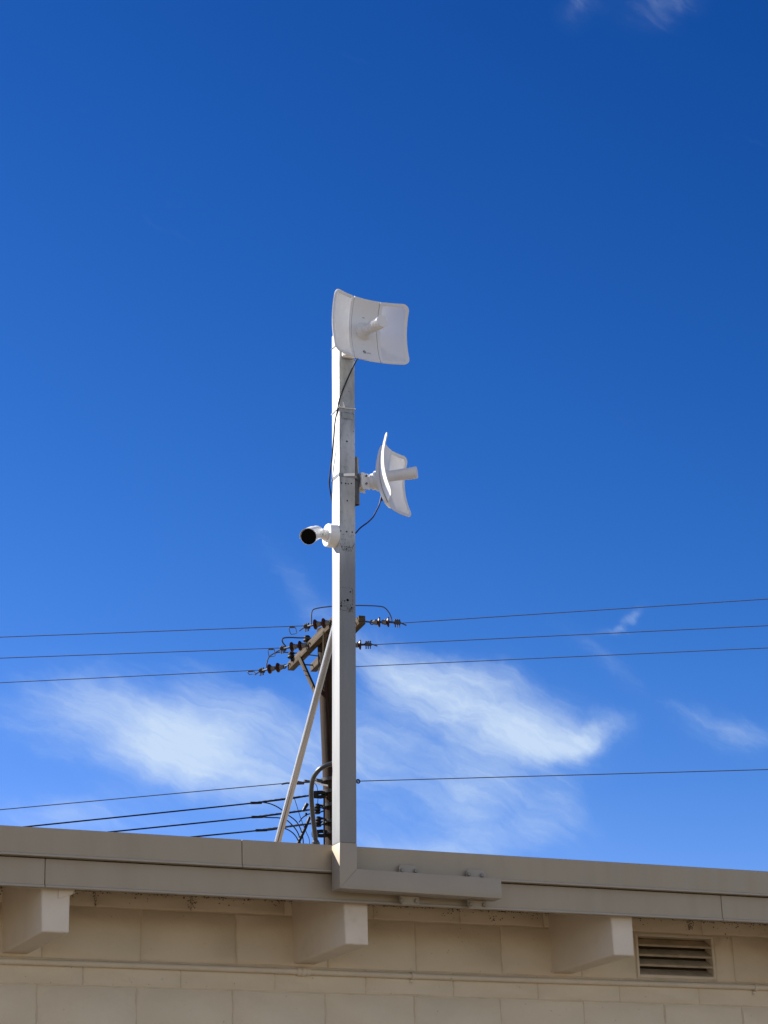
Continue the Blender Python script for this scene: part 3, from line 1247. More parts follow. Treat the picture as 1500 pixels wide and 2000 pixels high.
    if logo:
        def place(me, uu, vv, nm, mt):
            off = OFF[root.name]
            for v in me.vertices:
                p = S(uu + v.co.x, vv + v.co.y, .0027 + v.co.z)
                v.co = p - off
            me.materials.append(mt)
            o = bpy.data.objects.new(nm, me)
            COL.objects.link(o)
            o.parent = root
            OFF[o.name] = off

        def text(body, size):
            cu = bpy.data.curves.new('lettering', 'FONT')
            cu.body = body
            cu.size = size
            cu.extrude = .0001
            cu.resolution_u = 4
            ob = bpy.data.objects.new('lettering', cu)
            COL.objects.link(ob)
            dg = bpy.context.evaluated_depsgraph_get()
            me = bpy.data.meshes.new_from_object(ob.evaluated_get(dg))
            bpy.data.objects.remove(ob)
            bpy.data.curves.remove(cu)
            return me

        place(text('tp-link', .0085), .0045, -.0985, 'lettering', M['inkgrey'])
        # ring emblem with a notch
        bm = bmesh.new()
        r0, r1 = .0030, .0068
        va, vb = [], []
        for i in range(29):
            an = R_(20 + 320 * i / 28) + R_(200)
            va.append(bm.verts.new((r0 * math.cos(an), r0 * math.sin(an), .0001)))
            vb.append(bm.verts.new((r1 * math.cos(an), r1 * math.sin(an), .0001)))
        for i in range(28):
            bm.faces.new((va[i], vb[i], vb[i + 1], va[i + 1]))
        q = [bm.verts.new(p) for p in ((-.0066, -.0012, .0001), (-.0012, -.0012, .0001), (-.0012, .0014, .0001), (-.0066, .0014, .0001))]
        bm.faces.new(q)
        me = bpy.data.meshes.new('emblem')
        bm.to_mesh(me)
        bm.free()
        place(me, -.0045, -.0945, 'emblem', M['ink'])
        for (uu, w, mt) in ((-.006, .0028, M['inkgrey']), (-.0015, .0018, M['inkgrey']), (.002, .0014, M['inkgrey']), (.0055, .0016, M['tie'])):
            bm = bmesh.new()
            q = [bm.verts.new(p) for p in ((-w, -.0012, .0001), (w, -.0012, .0001), (w, .0012, .0001), (-w, .0012, .0001))]
            bm.faces.new(q)
            me = bpy.data.meshes.new('indicator')
            bm.to_mesh(me)
            bm.free()
            place(me, uu, .058, 'indicator', mt)
        bm = bmesh.new()
        q = [bm.verts.new(p) for p in ((-.002, -.0006, .0001), (.002, -.0006, .0001), (.002, .0006, .0001), (-.002, .0006, .0001))]
        bm.faces.new(q)
        me = bpy.data.meshes.new('indicator')
        bm.to_mesh(me)
        bm.free()
        place(me, -.006, -.058, 'indicator', M['inkgrey'])
    return root, S, (u_, v_, d_)


up, S1, F1 = dish('dish_antenna', (3.6143, 7.6469, 3.8012), 0.1453, -0.0707, 0.0169,
                  'upper white mesh dish on top of the mast, facing the viewer', True)
lo_, S2, F2 = dish('dish_antenna', (3.7395, 7.7708, 3.2232), 0.8962, 0.0279, 0.0401,
                   'lower white mesh dish seen side on, beside the right of the mast', False)

# bracket of the upper dish, against the mast's front
m = MB()
b0 = S1(0, -.012, -.058)
zc = b0.z
m.box((b0.x - .022, b0.y - .004, zc - .05), (b0.x + .022, YFr - .0002, zc + .03), .004)
m.box((mx(zc, .12), YFr - .022, zc - .062), (mx(zc, .9), YFr - .0003, zc + .035), .004)
q = on_front(674, 697)
m.box((q.x - .012, YFr - .05, q.z - .004), (q.x + .014, YFr - .018, q.z + .05), .003)
m.build('bracket', M['white_metal'], up)
TOPBAND.build('band_clamp', M['galv_dark'], up)

# ------------------------------------------------------------------ stand-off pipe with its strap
rpx = .0165
pipe_x = mx(3.2 + CZ, 1) + .0135
pyc = 7.803
pz1 = atY(702, 893, pyc - .016).z
pz0 = atY(702, 984, pyc - .016).z
pip = thing('mounting_pipe', (pipe_x, pyc, pz0), 'short dark grey pipe strapped to the right side of the mast', 'pipe')
m = MB()
m.lathe((pipe_x, pyc, pz0), (pipe_x, pyc, pz1), [(.02, .0135), (0, .0135), (0, rpx), (pz1 - pz0, rpx), (pz1 - pz0, .0135), (pz1 - pz0 - .02, .0135)], 24)
# channel lugs on its back towards the mast
m.box((mx(pz0, 1) + .0003, pyc - .014, pz0 + .006), (pipe_x - .004, pyc + .014, pz1 - .012), .001)
m.build('tube', M['darkpipe'], pip)
m = MB()
m.cyl((pipe_x, pyc, pz0 + .003), (pipe_x, pyc, pz0 + .012), .0134, seg=20)
m.build('bore_shade', M['black'], pip)  # black disc painting in the shade of the hollow pipe end
# flat steel strap
zl, zr = on_front(664, 926.5).z, on_front(693.5, 930.5).z


def strap(path, wdt, th, nm, mt, par):
    b = bmesh.new()
    rings = []
    N = len(path)
    for i, p in enumerate(path):
        p = Vector(p)
        d = (Vector(path[(i + 1) % N]) - Vector(path[i - 1])).normalized()
        n = Vector((d.y, -d.x, 0)).normalized()
        rings.append([b.verts.new(p + n * o1 + Vector((0, 0, o2))) for (o1, o2) in ((0, -wdt / 2), (th, -wdt / 2), (th, wdt / 2), (0, wdt / 2))])
    for i in range(N):
        r0, r1 = rings[i], rings[(i + 1) % N]
        for k in range(4):
            b.faces.new((r0[k], r0[(k + 1) % 4], r1[(k + 1) % 4], r1[k]))
    mb = MB()
    mb.join(b)
    return mb.build(nm, mt, par, ang=30)


zs = zl
path = []
corners = [(mx(zs) - .0004, YB + .0004), (mx(zs) - .0004, YFr - .0004), (mx(zs, 1) + .0004, YFr - .0004)]
arc = []
for i in range(13):
    a = R_(-75 + 150 * i / 12)
    arc.append((pipe_x + (rpx + .0004) * math.cos(a), pyc + (rpx + .0004) * math.sin(a)))
loop = corners + arc + [(mx(zs, 1) + .0004, YB + .0004)]
fine = []
for i in range(len(loop)):
    a, b = loop[i], loop[(i + 1) % len(loop)]
    n = 6 if math.dist(a, b) > .02 else 1
    for k in range(n):
        t = k / n
        x, y = a[0] + (b[0] - a[0]) * t, a[1] + (b[1] - a[1]) * t
        fine.append((x, y, zs - .0115 * (x - mx(zs)) * 3))
st_ = strap(fine, .013, .0012, 'strap', M['galv_dark'], pip)
a, b = on_front(670.5, 931), on_front(692, 925.5)
m = MB()
m.hull([(a.x, YFr - .0042, a.z + .001), (b.x, YFr - .0042, b.z - .0095), (b.x, YFr - .0018, b.z - .0095), (a.x, YFr - .0018, a.z + .001),
        (a.x, YFr - .0042, a.z + .0125), (b.x, YFr - .0042, b.z + .002), (b.x, YFr - .0018, b.z + .002), (a.x, YFr - .0018, a.z + .0125)], .0005, 1)
m.build('strap_tag', M['tie'], st_)

# bracket of the lower dish, gripping the stand-off pipe
m = MB()
b0 = S2(0, -.012, -.055)
pc = Vector((pipe_x, pyc, b0.z))
d = F2[2]
dirh = (b0 - pc)
dirh.z = 0
dirh.normalize()
side = Vector((-dirh.y, dirh.x, 0))
s0 = pc + dirh * (rpx + .001)
rot = Matrix(((dirh.x, side.x, 0), (dirh.y, side.y, 0), (0, 0, 1)))
Lb = (b0 - pc).dot(dirh) - rpx
cA = s0 + dirh * .004
m.box((cA.x - .004, cA.y - .024, cA.z - .030), (cA.x + .006, cA.y + .024, cA.z + .030), .002, rot=rot, pivot=cA)
for sd in (-1, 1):
    cB = s0 + dirh * (Lb * .45) + side * (.021 * sd)
    m.hull([cB + dirh * -.018 + side * -.002 + Vector((0, 0, -.040)), cB + dirh * .016 + side * -.002 + Vector((0, 0, -.042)), cB + dirh * .016 + side * .002 + Vector((0, 0, -.042)), cB + dirh * -.018 + side * .002 + Vector((0, 0, -.040)),
            cB + dirh * -.022 + side * -.002 + Vector((0, 0, .030)), cB + dirh * .012 + side * -.002 + Vector((0, 0, .026)), cB + dirh * .012 + side * .002 + Vector((0, 0, .026)), cB + dirh * -.022 + side * .002 + Vector((0, 0, .030))], .001, 1)
m.cyl(s0 + dirh * .0, b0 + dirh * .012, .017, .021, 18)
br = m.build('bracket', M['white_metal'], lo_)
for dz in (-.018, .016):
    m = MB()
    cB = s0 + dirh * (Lb * .42) + Vector((0, 0, dz))
    m.cyl(cB - side * .031, cB + side * .031, .0042, seg=6)
    m.build('bolt', M['galv_dark'], br)

# ------------------------------------------------------------------ security camera on the mast's left face
zr_ = atY(654, 1047, 7.808).z
xl = mx(zr_)
yc = 7.808
ccd = thing('security_camera', (xl, yc, zr_), 'white bullet camera with black glass front on the left of the mast', 'camera')
m = MB()
m.lathe((xl - .0003, yc, zr_), (xl - .04, yc, zr_), [(0, 0), (0, .047), (.001, .048), (.034, .0475), (.0385, .0455), (.0397, .043), (.0397, 0)], 40)
m.build('mounting_base', M['white_metal'], ccd, ang=25)
front = atY(602.6, 1048.2, 7.702)
joint = Vector((xl - .085, yc - .004, zr_ + .004))
axis = (front - joint).normalized()
m = MB()
nk0 = Vector((xl - .0394, yc, zr_))
m.lathe(nk0, joint, [(0, .026), (.006, .0255), (.012, .0205), ((joint - nk0).length + .004, .020), ((joint - nk0).length + .012, .014), ((joint - nk0).length + .014, 0)], 26)
m.build('arm', M['white_metal'], ccd, ang=25)
m = MB()
back = joint - axis * .022
Lc = (front - back).length
m.lathe(back, front, [(0, 0), (.0, .016), (.004, .0225), (.012, .0265), (.03, .0285), (Lc - .03, .0305), (Lc - .004, .0325), (Lc, .0325), (Lc + .0005, .0315), (Lc - .0035, .0312), (Lc - .0035, 0)], 36)
bd = m.build('body', M['white_metal'], ccd, ang=25)
m = MB()
m.lathe(front - axis * .0033, front + axis * .0005, [(0, 0), (0, .0311), (.0022, .0308), (.003, .027), (.0034, 0)], 36)
m.build('lens_glass', M['glass'], bd, ang=25)
# sun shield: part ring wrapped over the upper left of the front
upv = (Vector((0, 0, 1)) - axis * axis.z).normalized()
rtv = axis.cross(upv)
if rtv.x < 0:
    rtv = -rtv
m = MB()
bm = bmesh.new()
rows = []
for i in range(25):
    an = R_(20 + 165 * i / 24)
    dv = rtv * math.cos(an) + upv * math.sin(an)
    rows.append([bm.verts.new(front + axis * q + dv * r) for (q, r) in ((-.075, .0318), (.008, .0342), (.008, .0356), (-.075, .0332))])
for r0, r1 in zip(rows, rows[1:]):
    for k in range(4):
        f = bm.faces.new((r0[k], r0[(k + 1) % 4], r1[(k + 1) % 4], r1[k]))
        f.smooth = True
bm.faces.new(rows[0])
bm.faces.new(rows[-1][::-1])
m.bm.free()
m.bm = bm
m.build('sun_shield', M['white_metal'], ccd, ang=30)
m = MB()
c0 = back + axis * .035 + (rtv * .8 - upv * .25).normalized() * .0288
m.cyl(c0, c0 + (rtv * .8 - upv * .25).normalized() * .0012, .004, seg=12)
m.build('screw', M['grime'], ccd)

# ------------------------------------------------------------------ cables on the mast
pts = [S1(-.01, -.10, -.02), atY(697.5, 701, 7.70), atY(688, 720, 7.735), atY(678, 742, 7.758), atY(668.5, 765, 7.766), atX(662.3, 782, mx(3.52 + CZ) - .0022), atX(659.3, 800, mx(3.48 + CZ) - .0024),
       atX(654.5, 825, mx(3.42 + CZ) - .006), atX(651.5, 860, mx(3.35 + CZ) - .010), atX(648.4, 895, mx(3.27 + CZ) - .008), atX(645.7, 915, mx(3.23 + CZ) - .008), atX(643.3, 942, mx(3.18 + CZ) - .009), atX(645.5, 962, mx(3.13 + CZ) - .004),
       Vector((mx(3.10 + CZ) + .008, YB + .006, 3.10 + CZ)), Vector((mx(2.9 + CZ) + .03, YB + .005, 2.9 + CZ))]
m = MB()
m.tube(spline(pts, 8), .0031, 10)
tag(m.build('antenna_cable', M['rubber']), 'black cable drooping from the upper dish down the left of the mast', 'cable', 'cables of the dish antennas')
pts = [S2(-.01, -.085, -.012), S2(-.015, -.098, -.022), atY(745, 968, 7.79), atY(741.6, 984, 7.79), atY(735, 998, 7.79), atY(728.4, 1010, 7.79), atY(718.5, 1020, 7.79), atY(704, 1031, 7.79), atY(694.5, 1041, 7.793),
       Vector((mx(2.95 + CZ, 1) - .004, 7.81, atY(692, 1044, 7.80).z))]
m = MB()
m.tube(spline(pts, 8), .0030, 10)
tag(m.build('antenna_cable', M['bluecable']), 'dark blue cable looping from the lower dish back to the mast', 'cable', 'cables of the dish antennas')

# ------------------------------------------------------------------ brace pipe and gooseneck on the roof
T = atY(655, 1222, YB + .012)
Q = atY(543.5, 1640, 8.55)
dq = (Q - T)
foot = T + dq * ((1.70 + CZ - T.z) / dq.z)
brc = thing('brace_pipe', foot, 'slanting weathered galvanised pipe bracing the mast from the roof', 'pipe')
m = MB()
m.cyl(foot, T, .0142, seg=20)
brace_tube = m.build('tube', M['streaked'], brc)
uvgrain(brace_tube, T - foot)
m = MB()
m.box((foot.x - .05, foot.y - .04, foot.z), (foot.x + .05, foot.y + .04, foot.z + .006), .001)
m.build('foot_plate', M['galv'], brc)

gn_px = [(652, 1491, 7.85), (640, 1494, 7.862), (633, 1497, 7.872), (625.5, 1501.5, 7.885), (619.4, 1507.8, 7.90), (613.6, 1516, 7.92), (610, 1527, 7.945), (608.1, 1541, 7.97), (608, 1556, 7.99), (609.2, 1575, 8.015), (611.4, 1599, 8.04), (614.2, 1622, 8.065), (616.4, 1642, 8.09), (618.5, 1665, 8.11)]
gp = [atY(*q) for q in gn_px]
ext = gp[-1] + (gp[-1] - gp[-2]).normalized() * .35
if ext.z > 1.70 + CZ:
    ext = Vector((ext.x, ext.y, 1.70 + CZ - .01))
m = MB()
gn = thing('conduit_gooseneck', (ext.x, ext.y, 1.70 + CZ), 'curved dark grey conduit rising from the roof and bending into the mast', 'conduit')
m.tube(spline(gp + [ext], 5), .0096, 14)
m.build('tube', M['gooseneck'], gn)
m = MB()
m.lathe(gp[-2] - Vector((0, 0, .02)), gp[-2] + Vector((0, 0, .02)), [(0, .010), (0, .017), (.012, .017), (.014, .014), (.020, .013), (.022, .010)], 16)
m.build('coupling', M['gooseneck'], gn)

# ------------------------------------------------------------------ utility pole
YA = 29.0
A2L = atY(606, 1312, YA)
A2R = atZ(701, 1218, A2L.z)
dirA = (A2R - A2L).normalized()              # along the arms, towards the viewer
perp = Vector((dirA.y, -dirA.x, 0)).normalized()
if perp.x > 0:
    perp = -perp                             # pointing left
A1L = atZ(561, 1310.5, A2L.z)
A1L = A2L + perp * (A1L - A2L).dot(perp)
LA = (A2R - A2L).length
HA, TA = 0.118, 0.095                        # arm height and thickness
poleT = atY(636, 1228, YA - 1.25)
poleB = atY(655.5, 1648, YA - 1.25)
pd = (poleB - poleT)
pole_foot = poleT + pd * ((0 - poleT.z) / pd.z)
ut = thing('utility_pole', pole_foot, 'dark weathered wooden utility pole with two grey crossarms behind the mast', 'utility pole')
m = MB()
Lp = (poleT - pole_foot).length
m.lathe(pole_foot, poleT, [(0, 0), (0, .185)] + [(Lp * i / 20, .185 - .06 * i / 20) for i in range(1, 20)] + [(Lp - .01, .125), (Lp, .11), (Lp, 0)], 28)
o = m.build('pole', M['pole'], ut)
uvgrain(o, (poleT - pole_foot))


def arm(L0, nm='crossarm'):
    m = MB()
    a0, a1 = L0, L0 + dirA * LA
    n = perp * -1
    m.hull([a0, a1, a1 + n * TA, a0 + n * TA, a0 + Vector((0, 0, HA)), a1 + Vector((0, 0, HA)), a1 + n * TA + Vector((0, 0, HA)), a0 + n * TA + Vector((0, 0, HA))], .006, 2)
    o = m.build(nm, M['arm'], ut)
    uvgrain(o, dirA)
    return o


arm1, arm2 = arm(A1L), arm(A2L)
# braces
def stick(p0, p1, w, nm, mt, par):
    p0, p1 = Vector(p0), Vector(p1)
    m = MB()
    m.cyl(p0, p1, w, seg=6)
    o = m.build(nm, mt, par, ang=20)
    uvgrain(o, p1 - p0)
    return o


A1p = lambda f, dz=0.0, out=0.0: A1L + dirA * (LA * f) + Vector((0, 0, HA * .5 + dz)) + perp * out
A2p = lambda f, dz=0.0, out=0.0: A2L - perp * TA + dirA * (LA * f) + Vector((0, 0, HA * .5 + dz)) - perp * out
bp = poleT.lerp(poleB, .3)
stick(A1p(.27, -.05, .0), atY(618, 1356, YA - 1.35), .035, 'brace', M['arm'], ut)
stick(A1p(.80, -.05, .0), atY(632, 1330, YA - 1.5), .030, 'brace', M['arm'], ut)
# through bolts joining the arms
for f in (.06, .5, .94):
    m = MB()
    m.cyl(A1p(f, 0, .03), A2p(f, 0, .03), .011, seg=8)
    m.build('through_bolt', M['hard'], ut)
m = MB()
c = A1p(.5, .02, .0)
# pole hardware further down
def poleat(py):
    t = (py - 1228) / (1648 - 1228)
    return poleT.lerp(poleB, t)


for py, nm in ((1527, 'dead_end_bracket'), (1550, 'rack_bracket'), (1576, 'rack_bracket'), (1607, 'rack_bracket'), (1629, 'rack_bracket')):
    c = poleat(py)
    m = MB()
    ad = (poleT - pole_foot).normalized()
    m.lathe(c - ad * .022, c + ad * .022, [(0, .155), (0, .172), (.044, .172), (.044, .155)], 24)
    m.build(nm, M['hard'], ut)
# ground wire stapled down the left of the pole
gw = [atY(x, y, YA - 1.38) for x, y in ((633, 1558), (633.2, 1580), (633, 1600), (633.2, 1625), (633.4, 1652), (634, 1690))]
m = MB()
m.tube(gw, .012, 8)
m.build('ground_wire', M['blackline'], ut)
# pin insulators on the arms
for (px, py, src) in ((600, 1252, 0), (569.5, 1284, 0)):
    b0 = atY(px, py + 5, YA - .25)
    m = MB()
    m.lathe(b0 - Vector((0, 0, .02)), b0 + Vector((0, 0, 1)), [(0, .016), (.05, .016), (.05, .055), (.062, .062), (.085, .050), (.09, .036), (.102, .034), (.108, .048), (.125, .046), (.14, .03), (.142, 0)], 18)
    m.build('pin_insulator', M['black'], ut)  # black takes in the shade these insulators stand in


# ------------------------------------------------------------------ insulator strings and conductors
def bell_profile(r):
    return [(-.004, .022), (.0, .030), (.012, .034), (.02, r * .55), (.03, r * .86), (.042, r), (.052, r * .98), (.050, r * .9), (.044, r * .84), (.052, r * .74), (.046, r * .66), (.040, r * .6), (.052, r * .5), (.046, r * .42), (.040, .02), (.07, .013), (.07, 0)]


def string(px_hook, px_b2, px_b1, px_cl, z, label, hookpt=None, r=.072):
    """hook on the arm, two bells, dead-end clamp; bells open away from the arm"""
    pb2, pb1, pc_ = (atZ(*q, z) for q in (px_b2, px_b1, px_cl))
    hk = hookpt if hookpt is not None else atZ(*px_hook, z)
    root = thing('insulator_string', hk, label, 'insulator', 'strain insulator strings on the utility pole')
    d = (pb1 - pb2).normalized()
    # hook
    m = MB()
    m.tube([hk, hk.lerp(pb2 - d * .075, .6), pb2 - d * .07], .012, 8)
    e = pb2 - d * .085
    ring = [e + d * (.028 * math.cos(a)) + Vector((0, 0, .028 * math.sin(a))) for a in [2 * math.pi * k / 14 for k in range(14)]]
    m.tube(ring, .009, 7, closed=True)
    m.build('hook', M['hard'], root)
    for pb in (pb2, pb1):
        m = MB()
        m.lathe(pb - d * .025, pb + d, bell_profile(r), 26)
        bell = m.build('bell', M['brown'], root, ang=50)
        m = MB()
        m.lathe(pb - d * .075, pb + d, [(0, 0), (0, .022), (.008, .03), (.03, .034), (.045, .042), (.06, .040), (.06, 0)], 16)
        m.build('cap', M['cap'], bell)
    m = MB()
    dc = (pc_ - pb1).normalized()
    m.cyl(pb1 + d * .03, pc_ + dc * .03, .016, .014, 8)
    m.box(pc_ - Vector((.05, .018, .022)), pc_ + Vector((.05, .018, .022)), .006)
    for q in (-.03, .0, .03):
        cc = pc_ + dc * q
        m.tube([cc + Vector((0, 0, -.065)), cc + Vector((0, 0, .045))], .008, 6)
        m.cyl(cc + Vector((0, 0, .030)), cc + Vector((0, 0, .048)), .014, seg=6)
    m.tube([pc_ + dc * .05, pc_ + dc * .085 + Vector((0, 0, -.012)), pc_ + dc * .13 + Vector((0, 0, -.03))], .009, 6)
    m.build('clamp', M['hard'], root)
    return pc_, dc


zA = A1L.z + HA * .5
c1, _ = string((559, 1299.5), (545.4, 1303.6), (529, 1306.2), (511, 1310.8), zA, 'brown insulator string at the far left end of the front crossarm', A1p(.03, 0, .01))
c2, _ = string((603, 1258.5), (588.6, 1261), (572.4, 1263.2), (552.6, 1267.6), zA, 'brown insulator string on the middle of the front crossarm', A1p(.46, 0, .01))
c3, _ = string((648, 1213.5), (634.8, 1217), (618.3, 1219.3), (599, 1224.4), zA, 'brown insulator string at the near end of the front crossarm, over the pole top', A1p(.94, 0, .01))
c4, _ = string((718, 1215), (738.5, 1215.3), (756, 1215), (776, 1216.3), zA, 'brown insulator string on the end of the rear crossarm right of the mast', A2p(.97, 0, .0))
c5, _ = string((668, 1259.5), (682, 1259.3), (701, 1259.3), (719, 1258.6), zA, 'dark insulator bell string emerging from behind the right edge of the mast', A2p(.5, 0, .0))
c6, _ = string((628, 1306), (642, 1305), (658, 1304), (676, 1302), zA, 'insulator string hidden behind the mast on the far end of the rear crossarm', A2p(.05, 0, .0))


def wire(a, px, py, dz, label, mt, r=.0056, sag=.0, name='power_line', grp='conductors strung to the utility pole', ext=2.4, n=24):
    b = atZ(px, py, a.z + dz)
    e = a + (b - a) * ext
    pts = []
    for i in range(n + 1):
        t = i / n
        p = a.lerp(e, t)
        p = p + Vector((0, 0, -sag * 4 * t * (1 - t)))
        pts.append(p)
    m = MB()
    m.tube(pts, r, 6)
    return tag(m.build(name, mt), label, 'power line', grp)


wire(c1 + Vector((-.05, 0, .01)), 0, 1333.5, -.02, 'left hand wire from the far end of the front crossarm, lowest of three', M['alu'])
wire(c2 + Vector((-.05, 0, .01)), 0, 1285.5, -.02, 'left hand wire from the middle of the front crossarm', M['alu'])
wire(c3 + Vector((-.05, 0, .01)), 0, 1244.5, -.02, 'left hand wire from the pole top, uppermost of three', M['alu'])
wire(c4 + Vector((.05, 0, .0)), 1500, 1170, .02, 'right hand wire leaving the end of the rear crossarm, uppermost of three', M['alu'])
wire(c5 + Vector((.05, 0, .0)), 1500, 1222, .02, 'right hand wire leaving the single dark bell, middle of three', M['alu'])
wire(c6 + Vector((.05, 0, .0)), 1500, 1265.5, .02, 'right hand wire running from behind the mast, lowest of three', M['alu'])

# square wire loops hung from the left conductors
for (pp_, lab) in (([(564, 1225.5), (577, 1225), (580, 1237.5), (567.5, 1239), ], 'small square wire loop under the uppermost left wire'),
                   ([(523, 1268.5), (536, 1268), (537.5, 1281.5), (525.5, 1283)], 'small square wire loop under the middle left wire'),
                   ([(483, 1311.5), (496, 1311), (499, 1315.5), (486.5, 1317.5)], 'flattened small wire loop under the lowest left wire')):
    q = [atZ(x, y, zA) for x, y in pp_]
    fin = []
    for i in range(4):
        a, b = q[i], q[(i + 1) % 4]
        for t in (.12, .5, .88):
            fin.append(a.lerp(b, t))
    m = MB()
    m.tube(fin, .0055, 6, closed=True)
    m.cyl(q[0].lerp(q[1], .15), q[0].lerp(q[1], .85), .012, seg=8)
    tag(m.build('wire_loop', M['alu']), lab, 'wire loop', 'wire loops on the left conductors')


def pxwire(pts, Y, r, label, mt, name='jumper_wire', grp='jumper wires on the pole top', cat='jumper wire'):
    q = [atY(p[0], p[1], p[2] if len(p) > 2 else Y) for p in pts]
    m = MB()
    m.tube(spline(q, 6), r, 7)
    return tag(m.build(name, mt), label, cat, grp)


Yj = c3.y
pxwire([(608.5, 1220), (608.3, 1208), (608.8, 1197), (611, 1191.5), (616, 1189), (628, 1186.6), (647, 1184.5), (670, 1182.8), (693, 1182.6), (720, 1183), (744, 1184.6), (753, 1188.5), (760, 1197), (764, 1206), (765.5, 1213)],
       (c3.y + c4.y) / 2, .0085, 'jumper wire arching over the pole top from left string to right string', M['alu'])
pxwire([(558.5, 1263), (553, 1256), (551, 1251), (552.5, 1247), (559, 1245.4), (570, 1245.2), (584, 1245.8), (600, 1246), (613, 1247.5), (640, 1250)], c2.y, .0105,
       'jumper wire from the middle string passing over the crossarm', M['hard'])
pxwire([(520.3, 1304), (521.5, 1294), (525, 1284), (532, 1278), (541, 1274.5), (552, 1273.6), (565, 1274.8), (582, 1276), (600, 1278.5), (619, 1281), (640, 1284)], c1.y, .0095,
       'jumper wire from the lowest string passing through the crossarms', M['alu'])

# neutral and service lines lower on the pole
YN = YA - 1.3
pN = poleat(1527)
aL = atY(628, 1525.5, YN)
m = MB()
n0 = atY(631, 1525.8, YN)
pts = [(632, 1526.5), (624, 1525), (621, 1525.5), (613, 1525), (603, 1526.8), (596, 1527.5), (588, 1529), (579, 1530), (560, 1529.5), (550, 1531.5)]
q = [atY(x, y, YN) for x, y in pts]
de = thing('dead_end_clamp', q[0], 'chain of metal links holding the left neutral wire to the pole', 'clamp')
m.tube(q, .012, 7)
m.build('link', M['hard'], de)
for (x, y, rr) in ((623, 1525, .04), (601, 1526.5, .032), (587, 1529.3, .036), (581, 1529.6, .03)):
    p = atY(x, y, YN)
    m = MB()
    m.cyl(p - Vector((.05, 0, 0)), p + Vector((.05, 0, 0)), rr * .8, rr * .5, 10)
    m.build('fitting', M['hard'], de)
wire(atY(556, 1530, YN), 0, 1581.5, -.35, 'left hand neutral wire below the crossarms, above the black service wires', M['alu'], r=.0062)
wire(atY(690, 1526, YN - .2), 1500, 1503, .06, 'right hand neutral wire running right from behind the mast', M['alu'], r=.0062)
m = MB()
p = atY(699.5, 1526, YN - .2)
ring = [p + Vector((.024 * math.cos(a), 0, .024 * math.sin(a))) for a in [2 * math.pi * k / 14 for k in range(14)]]
m.tube(ring, .011, 7, closed=True)
tag(m.build('wire_eye', M['hard']), 'small metal eye on the right neutral wire at the mast edge', 'wire fitting')

SV = [((604, 1554), (503, 1567.5), (62, 1613.5), 'upper black service wire sagging off to the left', (0, 1620)),
      ((606, 1581.5), (505, 1595), (238, 1622.5), 'middle black service wire sagging off to the left', (0, 1646)),
      ((608, 1608.5), (513, 1621), (392, 1633), 'lower black service wire sagging off to the left', (0, 1672))]
for (a, b, c, lab, far) in SV:
    A_, B_ = atY(a[0] + 22, a[1] - 4, YN), atY(*b, YN)
    m = MB()
    C_ = atZ(c[0], c[1], B_.z - .28)
    E_ = atZ(far[0], far[1], B_.z - .42)
    pts = spline([A_, atY(*a, YN), B_, C_, E_, E_ + (E_ - C_) * 2], 8)
    m.tube(pts, .0105, 7)
    o = m.build('service_wire', M['blackline'])
    tag(o, lab, 'service wire', 'black service wires below the neutral')
    # twisted dead-end sleeve: thicker light grip between clamp and pole
    m = MB()
    nn = 26
    st2 = [B_.lerp(atY(*a, YN), i / nn) for i in range(nn + 1)]
    m.tube(st2, [.0140 + .0025 * math.sin(i * 2.2) for i in range(nn + 1)], 7)
    m.build('grip', M['hard'], o)
    m = MB()
    m.cyl(B_ + Vector((-.10, 0, -.012)), B_ + Vector((.06, 0, .0)), .019, .016, 8)
    m.build('splice', M['black'], o)

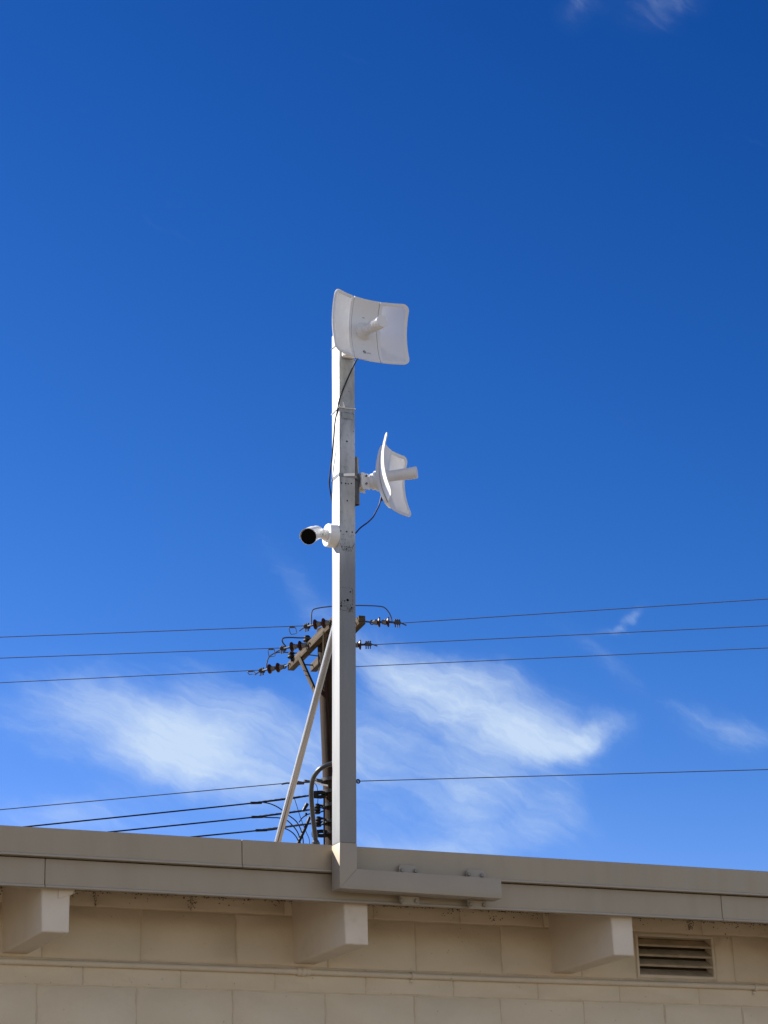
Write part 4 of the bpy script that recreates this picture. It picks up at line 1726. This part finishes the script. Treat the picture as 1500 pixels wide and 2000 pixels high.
# wedge clamps and rack insulators next to the pole
for (x, y, lab) in ((622, 1552, 'upper black wedge clamp between the pole and the service wires'),
                    (620, 1580, 'middle black wedge clamp between the pole and the service wires'),
                    (622, 1605, 'lower black wedge clamp between the pole and the service wires'),
                    (625, 1628, 'open black bracket clamp just above the roof edge')):
    Yk = YN
    r0 = thing('rack_clamp', atY(x + 12, y, Yk), lab, 'clamp', 'black clamps on the lower pole')
    m = MB()
    if y in (1552, 1628):
        for dy in (-4.5, 4.5):
            m.tube([atY(x + 13, y + dy * .7, Yk), atY(x + 4, y + dy, Yk), atY(x - 9, y + dy * .8, Yk)], .026, 8)
        m.tube([atY(x - 9, y - 5, Yk), atY(x - 9, y + 5, Yk)], .05, 8)
        m.build('yoke', M['black'], r0)
        m = MB()
        m.cyl(atY(x - 14, y + 2, Yk), atY(x - 4, y + 1, Yk), .045, .02, 10)
        m.build('wedge', M['black'], r0)
    else:
        c = atY(x, y, Yk)
        m.lathe(c - Vector((0, 0, .07)), c + Vector((0, 0, .07)), [(0, 0), (0, .03), (.02, .045), (.035, .03), (.055, .048), (.075, .03), (.095, .045), (.115, .03), (.14, .03), (.14, 0)], 14)
        m.build('spool', M['black'], r0)
        m = MB()
        m.tube([atY(x + 14, y - 4, Yk), atY(x + 6, y - 7, Yk), atY(x, y - 7, Yk)], .016, 7)
        m.tube([atY(x + 14, y + 3, Yk), atY(x + 6, y + 6, Yk), atY(x, y + 6, Yk)], .010, 7)
        m.build('yoke', M['black'], r0)

# loops of black wire falling from the splices
LOOPS = [([(510, 1566.5), (528, 1570), (545, 1578), (560, 1590), (574, 1600), (582, 1609), (588, 1622), (592, 1640), (592, 1660)], 'black drop wire looping from the upper splice down to the roof edge'),
         ([(512, 1596), (530, 1597), (545, 1597.5), (560, 1602), (573, 1614), (582, 1627), (586, 1642), (587, 1660)], 'black drop wire looping from the middle splice down to the roof edge'),
         ([(522, 1622), (535, 1620.5), (548, 1618), (560, 1619.5), (572, 1627), (580, 1637), (584, 1648), (585, 1664)], 'black drop wire looping from the lower splice down to the roof edge'),
         ([(606, 1589), (598, 1592), (590, 1598), (584, 1606)], 'short black wire curling between the service wires beside the gooseneck'),
         ([(574, 1556), (580, 1575), (588, 1600), (598, 1625), (604, 1640), (604, 1660)], 'thin grey wire hanging behind the brace pipe'),
         ([(612, 1528), (618, 1534), (620.5, 1545), (621, 1560), (620, 1572)], 'thin wire dropping from the neutral links beside the pole')]
for (pts, lab) in LOOPS:
    thin = 'thin' in lab
    pxwire(pts, YN, .0045 if thin else .008, lab, M['blackline'], 'drop_wire', 'drop wires beside the lower pole', 'drop wire')
# insulated strut clamps
m = MB()
a, b = atY(600, 1570, YN), atY(592, 1584, YN)
m.cyl(a, b, .028, .02, 8)
m.cyl(atY(598, 1588, YN), atY(597, 1594, YN), .018, .014, 8)
tag(m.build('connector', M['black']), 'small black wedge connector hanging left of the gooseneck', 'connector')
m = MB()
m.tube([atY(605, 1596, YN), atY(596, 1618, YN), atY(582, 1648, YN), atY(574, 1668, YN)], .022, 8)
tag(m.build('guy_strand', M['blackline']), 'thick black strand slanting down left from the gooseneck to the roof edge', 'guy wire')
# pale strap bonding lead on the pole
pxwire([(613, 1526.5), (620, 1529), (628, 1532), (640, 1534.5)], YN - .17, .011, 'pale bonding lead curving from the links onto the pole', M['tie'], 'bonding_lead', None, 'wire')
